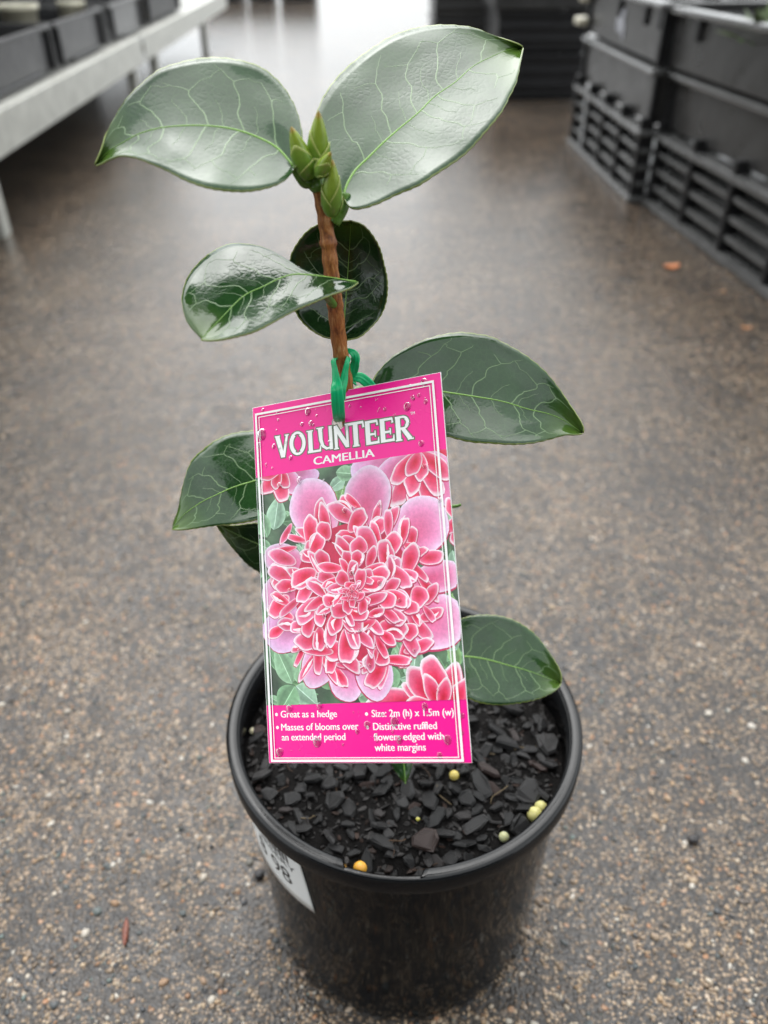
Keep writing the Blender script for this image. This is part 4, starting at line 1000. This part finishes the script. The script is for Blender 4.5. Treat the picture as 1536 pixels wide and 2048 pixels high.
for (bx, by), lst in [((560, 938), [(.3, 84, 46, .5), (.9, 62, 42, .15), (1.6, 64, 42, 0), (2.3, 58, 40, .1), (1.2, 40, 28, 0), (2.0, 38, 28, 0), (2.8, 44, 28, 0)]),
                      ((838, 902), [(3.0, 136, 70, .5), (2.6, 112, 60, .25), (.3, 90, 44, 0), (.7, 120, 46, .2), (2.1, 112, 42, 0), (1.05, 138, 48, .15), (1.75, 120, 38, 0), (1.4, 122, 42, 0), (1.9, 84, 38, 0), (1.2, 90, 40, 0), (2.4, 78, 36, 0), (.8, 80, 40, 0), (1.55, 54, 34, 0), (2.0, 48, 34, 0)]),
                      ((884, 1424), [(3.32, 134, 80, .12), (3.8, 80, 40, 0), (4.1, 98, 54, 0), (5.1, 84, 48, .05), (4.6, 98, 54, .05), (5.6, 76, 42, 0), (4.35, 66, 34, 0), (3.5, 62, 32, 0), (4.9, 56, 32, 0)]),
                      ((930, 1040), [(2.2, 46, 30, .1), (1.7, 62, 34, .45), (-2.3, 50, 32, 0), (2.9, 40, 30, 0)])]:
    for an, L, W, tn in lst: petal(bx, by, an, L, W, r, big=tn > .12, tone=max(0, tn - .1))
# guard petals
for gx, gy, L, W, tn in [(632, 1022, 122, 112, .12), (738, 1006, 120, 104, .05), (838, 1068, 126, 110, .12), (852, 1240, 130, 112, .06), (570, 1182, 104, 92, .10), (570, 1118, 96, 66, .05), (572, 1250, 110, 92, .45), (690, 1325, 120, 84, .15), (742, 1330, 110, 80, .18), (870, 1160, 100, 60, 0), (640, 1310, 110, 76, .1)]:
    an = math.atan2(gy - FC[1], gx - FC[0]); petal(gx - math.cos(an) * L * .5, gy - math.sin(an) * L * .5, an, L, W, r, True, tn)
# ruffled inner petals, from the outside in
dk = 40; c0 = c2(*FC); layer([c0 + PXC * 118 * np.array([math.cos(2 * math.pi * k / dk), 1.05 * math.sin(2 * math.pi * k / dk)]) for k in range(dk)], [tuple(range(dk))], [(.52, .02, .07)] * dk)
rings = [(158, 26, 58, 34), (144, 26, 62, 40), (124, 23, 62, 42), (103, 19, 62, 45), (83, 16, 60, 43), (64, 13, 54, 40), (47, 10, 48, 36), (31, 8, 42, 30), (17, 6, 32, 22), (7, 4, 22, 14)]
for q, n, L, W in rings:
    for k in range(n):
        a = 2 * math.pi * (k + r.uniform(-.4, .4)) / n + q; rad_ = q * r.uniform(.88, 1.10); e = a + r.gauss(0, .7)
        tx, ty = FC[0] + math.cos(a) * rad_ * 1.02, FC[1] + math.sin(a) * rad_ * 1.06
        l = L * r.uniform(.6, 1.15); w = W * r.uniform(.38, 1.05)
        petal(tx - math.cos(e) * l * .6, ty - math.sin(e) * l * .6, e, l, w, r, False, r.choice([0, 0, 0, .06, .12]))
        if r.random() < .4:      # curled white edge of a petal
            l2 = l * r.uniform(.5, .9); o_ = r.uniform(-.3, .3) * w; c0 = c2(tx - math.cos(e) * l2 * .5 - math.sin(e) * o_, ty - math.sin(e) * l2 * .5 + math.cos(e) * o_)
            d_ = np.array([math.cos(e), math.sin(e)]); s_ = np.array([-d_[1], d_[0]]); bnd = r.uniform(-.35, .35); P = []
            for t in np.linspace(0, 1, 9): wd = PXC * r.uniform(1.6, 3.6) * math.sin(math.pi * (.08 + .84 * t)); m_ = c0 + d_ * l2 * PXC * t + s_ * l2 * PXC * bnd * math.sin(math.pi * t); P += [m_ - s_ * wd, m_ + s_ * wd]
            layer(P, [(2 * i_, 2 * i_ + 1, 2 * i_ + 3, 2 * i_ + 2) for i_ in range(8)], [(.88, .82, .86) if i_ % 2 else (.86, .60, .68) for i_ in range(18)])
for k in range(14):
    a = r.uniform(0, 6.28); q = r.uniform(0, 12); petal(FC[0] + q * math.cos(a), FC[1] + q * math.sin(a), r.uniform(0, 6.28), r.uniform(8, 15), 5, r, False)
pm.build('photo_print', MPRINT, sheet, off=TOFF, smooth=False)
ZT = ZL[0] + .00002; ZTXT = .00004
# border lines
def strip(name, c, w, z, mat):
    A = [c2(*q) for q in c]; a0 = (A[0][0] + A[3][0]) / 2; a1 = (A[1][0] + A[2][0]) / 2; b0 = (A[0][1] + A[1][1]) / 2; b1 = (A[2][1] + A[3][1]) / 2; m_ = MB(); w *= PXC
    def bar(p, q, hor):
        n = 30
        V = []
        for i in range(n + 1):
            t = i / n; a, b = p[0] + (q[0] - p[0]) * t, p[1] + (q[1] - p[1]) * t
            V += [card(a, b - w / 2, z), card(a, b + w / 2, z)] if hor else [card(a - w / 2, b, z), card(a + w / 2, b, z)]
        m_.add(V, [(2 * i, 2 * i + 1, 2 * i + 3, 2 * i + 2) for i in range(n)])
    bar((a0 - w / 2, b0), (a1 + w / 2, b0), True); bar((a0 - w / 2, b1), (a1 + w / 2, b1), True)
    bar((a0, b0 + w / 2), (a0, b1 - w / 2), False); bar((a1, b0 + w / 2), (a1, b1 - w / 2), False)
    return m_.build(name, mat, sheet, off=TOFF)
strip('border_line', [(512, 829), (864, 765), (929, 1522), (546, 1520)], 4.2, ZT, MWHITE)
strip('inner_border_line', [(518, 835), (857, 773), (922, 1516), (552, 1514)], 1.5, ZT, MWHITE)
# lettering
def card_text(body, p0, p1, h_px, name, bold=.7, mat=MWHITE):
    """text whose baseline runs from p0 to p1 (picture points), capital height h_px; bold = extra stroke width in picture points"""
    V, Fq = text_tris(body, 0); capV, _ = text_tris('H', 0); cap = capV[:, 1].max()
    A, B = c2(*p0), c2(*p1); d = B - A; L = np.linalg.norm(d); d = d / L; up = np.array([d[1], -d[0]])
    x0, x1_ = V[:, 0].min(), V[:, 0].max(); m_ = MB()
    for k, o in enumerate((-.5, 0, .5)):
        P = [A + d * ((x - x0) / (x1_ - x0) * L + o * bold * PXC) + up * y / cap * h_px * PXC for x, y in V]
        m_.add([card(p[0], p[1], ZTXT + k * 2e-6) for p in P], Fq)
    return m_.build(name, mat, sheet, off=TOFF)
card_text('CAMELLIA', (628, 930), (749, 913), 14.5, 'variety_text', 1.4)
card_text('TM', (821, 830), (830, 828), 5, 'mark_text', .2)
card_text('Great as a hedge', (562, 1435), (674, 1434), 12, 'info_text')
card_text('Masses of blooms over', (563, 1461), (717, 1459), 12, 'info_text')
card_text('an extended period', (564, 1481), (691, 1480), 12, 'info_text')
card_text('Size: 2m (h) x 1.5m (w)', (744, 1434), (908, 1431), 12, 'info_text')
card_text('Distinctive ruffled', (747, 1460), (874, 1458), 12, 'info_text')
card_text('flowers edged with', (748, 1481), (888, 1479), 12, 'info_text')
card_text('white margins', (750, 1502), (852, 1501), 12, 'info_text')
for bx, by in [(553, 1429), (555, 1455), (733, 1428), (735, 1455)]:
    c0 = c2(bx, by); mesh('bullet', [card(c0[0] + 3 * PXC * math.cos(t), c0[1] + 3 * PXC * math.sin(t), ZTXT) for t in np.linspace(0, 6.283, 15)[:-1]], [tuple(range(14))], MWHITE, sheet, off=TOFF)
# title lettering, drawn as tapering pen strokes
def arc(cx_, cy_, rx, ry, a0, a1, n=20): return [(cx_ + rx * math.cos(math.radians(a0 + (a1 - a0) * i / n)), cy_ + ry * math.sin(math.radians(a0 + (a1 - a0) * i / n))) for i in range(n + 1)]
GL = {
 'V': [([(.14, .97), (.50, .02)], .27, .22), ([(.90, .97), (.56, .02)], .13, .17), ([(-.06, .965), (.36, .965)], .07, .07), ([(.72, .965), (1.04, .965)], .07, .07), ([(.38, .03), (.68, .03)], .07, .07)],
 'O': [(arc(.5, .5, .40, .45, -90, 90), .13, .13), (arc(.5, .5, .40, .45, 90, 270), .13, .13), (arc(.5, .5, .37, .42, -62, 62), .20, .20), (arc(.5, .5, .37, .42, 118, 242), .22, .22)],
 'L': [([(.24, .98), (.24, .04)], .25, .25), ([(.02, .06), (.92, .06)], .12, .12), ([(.90, .02), (.97, .30)], .10, .05), ([(.0, .965), (.46, .965)], .07, .07)],
 'U': [([(.20, .98), (.22, .45), (.34, .18), (.58, .05)], .25, .12), ([(.84, .98), (.84, .0)], .19, .19), ([(-.02, .965), (.42, .965)], .07, .07), ([(.5, .06), (.8, .08)], .12, .10)],
 'N': [([(.14, .0), (.14, .98)], .16, .18), ([(.12, .95), (.86, .06)], .22, .22), ([(.88, .02), (.88, .98)], .13, .13), ([(-.02, .03), (.30, .03)], .07, .07), ([(.76, .965), (1.0, .965)], .07, .07)],
 'T': [([(.5, .02), (.5, .95)], .25, .25), ([(.0, .93), (1., .93)], .13, .13), ([(.03, .97), (.0, .72)], .06, .12), ([(.97, .97), (1.0, .72)], .06, .12), ([(.3, .03), (.7, .03)], .08, .08)],
 'E': [([(.22, .02), (.22, .98)], .25, .25), ([(.05, .93), (.92, .93)], .13, .13), ([(.2, .42), (.76, .42)], .11, .11), ([(.05, .07), (.97, .07)], .13, .13), ([(.92, .97), (.94, .76)], .06, .11), ([(.95, .02), (.99, .28)], .12, .05), ([(.76, .30), (.76, .55)], .07, .07)],
 'R': [([(.20, .02), (.20, .98)], .25, .25), ([(.05, .95), (.5, .95)] + arc(.50, .72, .27, .23, 85, -90)[1:] + [(.3, .49)], .11, .11), (arc(.52, .72, .24, .20, 60, -60), .17, .17), ([(.45, .50), (.86, .03)], .20, .23), ([(.02, .03), (.40, .03)], .07, .07), ([(.7, .03), (1.05, .03)], .07, .07)]}
def stroke(P, w0, w1, ext):
    P = [np.array(p, float) for p in P]; P[0] = P[0] - unit(P[1] - P[0]) * ext; P[-1] = P[-1] + unit(P[-1] - P[-2]) * ext
    n = len(P); V = []
    for i in range(n):
        d = unit(P[min(i + 1, n - 1)] - P[max(i - 1, 0)]); s = np.array([-d[1], d[0]]); w = w0 + (w1 - w0) * i / (n - 1)
        V += [P[i] + s * w / 2, P[i] - s * w / 2]
    return V, [(2 * i, 2 * i + 1, 2 * i + 3, 2 * i + 2) for i in range(n - 1)]
letters = [('V', 212, 300, 648, 803), ('O', 302, 418, 624, 786), ('L', 424, 520, 612, 770), ('U', 494, 604, 590, 752), ('N', 606, 712, 575, 742), ('T', 700, 812, 556, 728), ('E', 818, 912, 545, 716), ('E', 918, 1016, 530, 700), ('R', 1022, 1142, 515, 686)]
for ch, xa, xb, ya, yb in letters:
    P_ = lambda x, y: c2(490 + x / 3.413, 680 + y / 3.413)
    xm0, xm1 = P_(xa, (ya + yb) / 2)[0], P_(xb, (ya + yb) / 2)[0]; yt, ybm = P_((xa + xb) / 2, ya)[1], P_((xa + xb) / 2, yb)[1]
    hh, ww = ybm - yt, xm1 - xm0
    for pas, mat, grow, zz, nm in ((0, MOUTL, .045, ZTXT, 'title_outline'), (1, MWHITE, 0, ZTXT + .00003, 'title_letter')):
        m_ = MB()
        for q, (pl, w0, w1) in enumerate(GL[ch]):
            pl2 = [(x * ww / hh, y) for x, y in pl]
            V, Fq = stroke(pl2, w0 * .80 + 2 * grow, w1 * .80 + 2 * grow, grow)
            m_.add([card(xm0 + v[0] * hh, ybm - v[1] * hh, zz + q * 2.5e-6) for v in V], Fq)
        m_.build(nm, mat, sheet, off=TOFF)
# drops of water on the tag
r = random.Random(17)
def drop(a, b, R_, el, ang, z):
    if b < PH_T - R_ * 1.4 or b > PH_B + R_ * 1.4: z = .00012
    n, m = 14, 5; V, Fq = [], []
    for j in range(m + 1):
        t = j / m * math.pi / 2
        for k in range(n):
            th = 2 * math.pi * k / n; x = math.cos(t) * math.cos(th); y = math.cos(t) * math.sin(th) * el * (1 + .18 * math.sin(th))
            V.append(card(a + R_ * (x * math.cos(ang) - y * math.sin(ang)), b + R_ * (x * math.sin(ang) + y * math.cos(ang)), z + R_ * .42 * math.sin(t)))
    for j in range(m):
        for k in range(n): Fq.append((j * n + k, j * n + (k + 1) % n, (j + 1) * n + (k + 1) % n, (j + 1) * n + k))
    Fq.append(tuple(range(n - 1, -1, -1)))
    mesh('water_drop', V, Fq, MWATER, tagr)
spots = [(815, 812, 9), (848, 756, 8), (616, 822, 8), (622, 846, 6), (604, 848, 5), (518, 868, 12), (512, 890, 6), (548, 892, 5), (582, 915, 5), (843, 886, 7), (826, 795, 5), (838, 790, 4), (820, 772, 4), (852, 803, 5), (770, 818, 4), (790, 830, 3), (556, 824, 4), (526, 816, 4), (700, 812, 3), (850, 932, 6),
         (735, 1448, 8), (790, 1441, 10), (635, 1482, 11), (850, 1412, 7), (800, 1478, 8), (895, 1478, 9), (580, 1415, 8), (640, 1410, 7), (715, 1462, 5), (560, 1503, 10), (880, 1510, 6), (925, 1465, 4), (925, 1430, 5),
         (600, 1300, 5), (690, 1020, 6), (705, 1145, 6), (760, 1165, 5), (650, 1230, 6), (720, 1260, 4), (800, 1200, 4), (560, 970, 6), (600, 960, 7), (760, 1010, 4), (880, 1000, 5), (660, 1080, 4), (580, 1180, 4), (830, 1300, 4), (740, 1330, 4)]
for px, py, rp in spots:
    a, b = c2(px, py); q_ = rp * PXC * 1.3 + .0004; a = min(max(a, q_), Wc - q_); b = min(max(b, q_), Hc - q_); drop(a, b, rp * PXC * .82, r.uniform(1.0, 1.35), r.uniform(-.4, .4), ZT + .00012)
for i in range(60):
    a, b = r.uniform(.004, Wc - .004), r.choice([r.uniform(.003, PH_T), r.uniform(PH_B, Hc - .003), r.uniform(.003, Hc - .003)])
    if math.hypot(a - hc[0], b - hc[1]) > HR * 1.7: drop(a, b, r.uniform(1, 2.8) * PXC, r.uniform(.9, 1.3), r.uniform(0, 3), ZT + .00012)
# green tie
def tie(path, width, twist, name='tie', ridge=.0004):
    """path of (x, y, Y), widths in metres, twist in degrees at each point"""
    P = smooth_path([at(*p) for p in path], 46); W_ = np.interp(np.linspace(0, 1, 46), np.linspace(0, 1, len(width)), width); A = np.interp(np.linspace(0, 1, 46), np.linspace(0, 1, len(twist)), twist)
    V, Fq = [], []; prof = [(-1, 0), (-.78, .5), (-.4, .15), (-.12, .25), (0, .9), (.12, .25), (.4, .15), (.78, .5), (1, 0)]
    T = np.gradient(P, axis=0)
    for i in range(46):
        t = unit(T[i]); vd = unit(CAM - P[i]); s = unit(np.cross(t, vd)); n_ = np.cross(s, t); n_ = n_ if n_ @ vd > 0 else -n_
        a = math.radians(A[i]); w = math.cos(a) * s + math.sin(a) * n_; k = -math.sin(a) * s + math.cos(a) * n_
        for x, h in prof: V.append(P[i] + w * x * W_[i] / 2 + k * h * ridge)
    m = len(prof)
    for i in range(45):
        for j in range(m - 1): Fq.append((i * m + j, i * m + j + 1, (i + 1) * m + j + 1, (i + 1) * m + j))
    o = mesh(name, V, Fq, MTIE, tagr); so = o.modifiers.new('thickness', 'SOLIDIFY'); so.thickness = .0005; so.offset = 0
WT_ = 22 * PX
tie([(679, 842, -.0045), (678, 834, -.0105), (676, 810, -.0118), (674, 782, -.0112), (673, 760, -.0080), (670, 738, -.0055), (668, 722, -.0030), (676, 714, .0030)], [WT_ * .75, WT_, WT_ * 1.05, WT_, WT_ * .7, WT_ * .6, WT_ * .55, WT_ * .5], [0, 0, 0, -5, 25, 45, 55, 70])
tie([(684, 800, -.0095), (684, 780, -.0085), (687, 762, -.0065), (690, 742, -.0050), (694, 724, -.0035), (695, 716, .0), (688, 712, .0035), (676, 714, .0038)], [WT_ * .5, WT_ * .6, WT_ * .7, WT_ * .6, WT_ * .55, WT_ * .5, WT_ * .5, WT_ * .5], [0, 0, -20, -40, -50, -60, -60, -70])
tie([(690, 720, .0035), (692, 706, .0030), (700, 703, .0025), (709, 710, .0020), (711, 724, .0015), (706, 742, .0015), (703, 757, .0020), (710, 768, .0025)], [WT_ * .5, WT_ * .55, WT_ * .6, WT_ * .7, WT_ * .75, WT_ * .8, WT_ * .7, WT_ * .6], [0, 30, 50, 20, -30, 20, 60, 90])
tie([(704, 752, .0030), (712, 754, .0025), (722, 756, .0030), (732, 763, .0035), (742, 772, .0040), (750, 785, .0045)], [WT_ * .6, WT_ * .75, WT_ * .85, WT_ * .85, WT_ * .8, WT_ * .7], [10, 0, 10, 0, -10, 0])

# ------------------------------------------------------------------ litter on the asphalt
def litter(name, pxy, L, W, Hh, ang, col, label, cat, seed, curl=0):
    q = gnd(*pxy); r = random.Random(seed); Vv = []
    for v in ICO2:
        v = np.array(v); x = v[0] * L / 2; y = v[1] * W / 2 * (1 - .35 * abs(v[0]) ** 2); z = v[2] * Hh / 2 + curl * (v[0] ** 2)
        f = 1 + .22 * noise.noise(Vector(v) * 2.3 + Vector((seed, 0, 0))); Vv.append((x * f, y * f, z * f))
    Vv = np.array(Vv); z0 = Vv[:, 2].min()
    c, s = math.cos(ang), math.sin(ang)
    Vv = np.c_[Vv[:, 0] * c - Vv[:, 1] * s, Vv[:, 0] * s + Vv[:, 1] * c, Vv[:, 2] - z0]
    o = mesh(name, Vv, ICO2F, mat_plain(name + '_colour', col, .4, 0, .4, 400, .6, 700), None, loc=(q[0], q[1], .0002)); ss = o.modifiers.new('round', 'SUBSURF'); ss.levels = 1; ss.render_levels = 1
    return tag(o, label, cat)
litter('bark_sliver', (252, 1866), .0165, .0036, .0028, math.radians(100), (.16, .05, .03), 'reddish brown bark sliver lying on the asphalt', 'bark', 1)
litter('bark_piece', (1386, 1682), .0085, .0062, .004, math.radians(20), (.02, .018, .019), 'small black bark piece lying on open asphalt, clear of the pot', 'bark', 2)
litter('bark_piece', (519, 1752), .0062, .0070, .004, math.radians(80), (.022, .021, .023), 'small black bark piece lying beside the price sticker', 'bark', 3)
litter('fallen_leaf', (1342, 536), .030, .020, .004, math.radians(15), (.55, .20, .08), 'orange fallen leaf on the wet ground by the slatted crate', 'leaf', 4, .004)
litter('fallen_leaf', (1492, 658), .016, .009, .003, math.radians(-10), (.42, .20, .09), 'small brown fallen leaf curled on the ground near the slatted crate', 'leaf', 5, .003)
litter('fallen_leaf', (1446, 585), .010, .008, .002, math.radians(60), (.40, .24, .14), 'tiny tan leaf scrap between the orange leaf and the slatted crate', 'leaf', 6, .002)
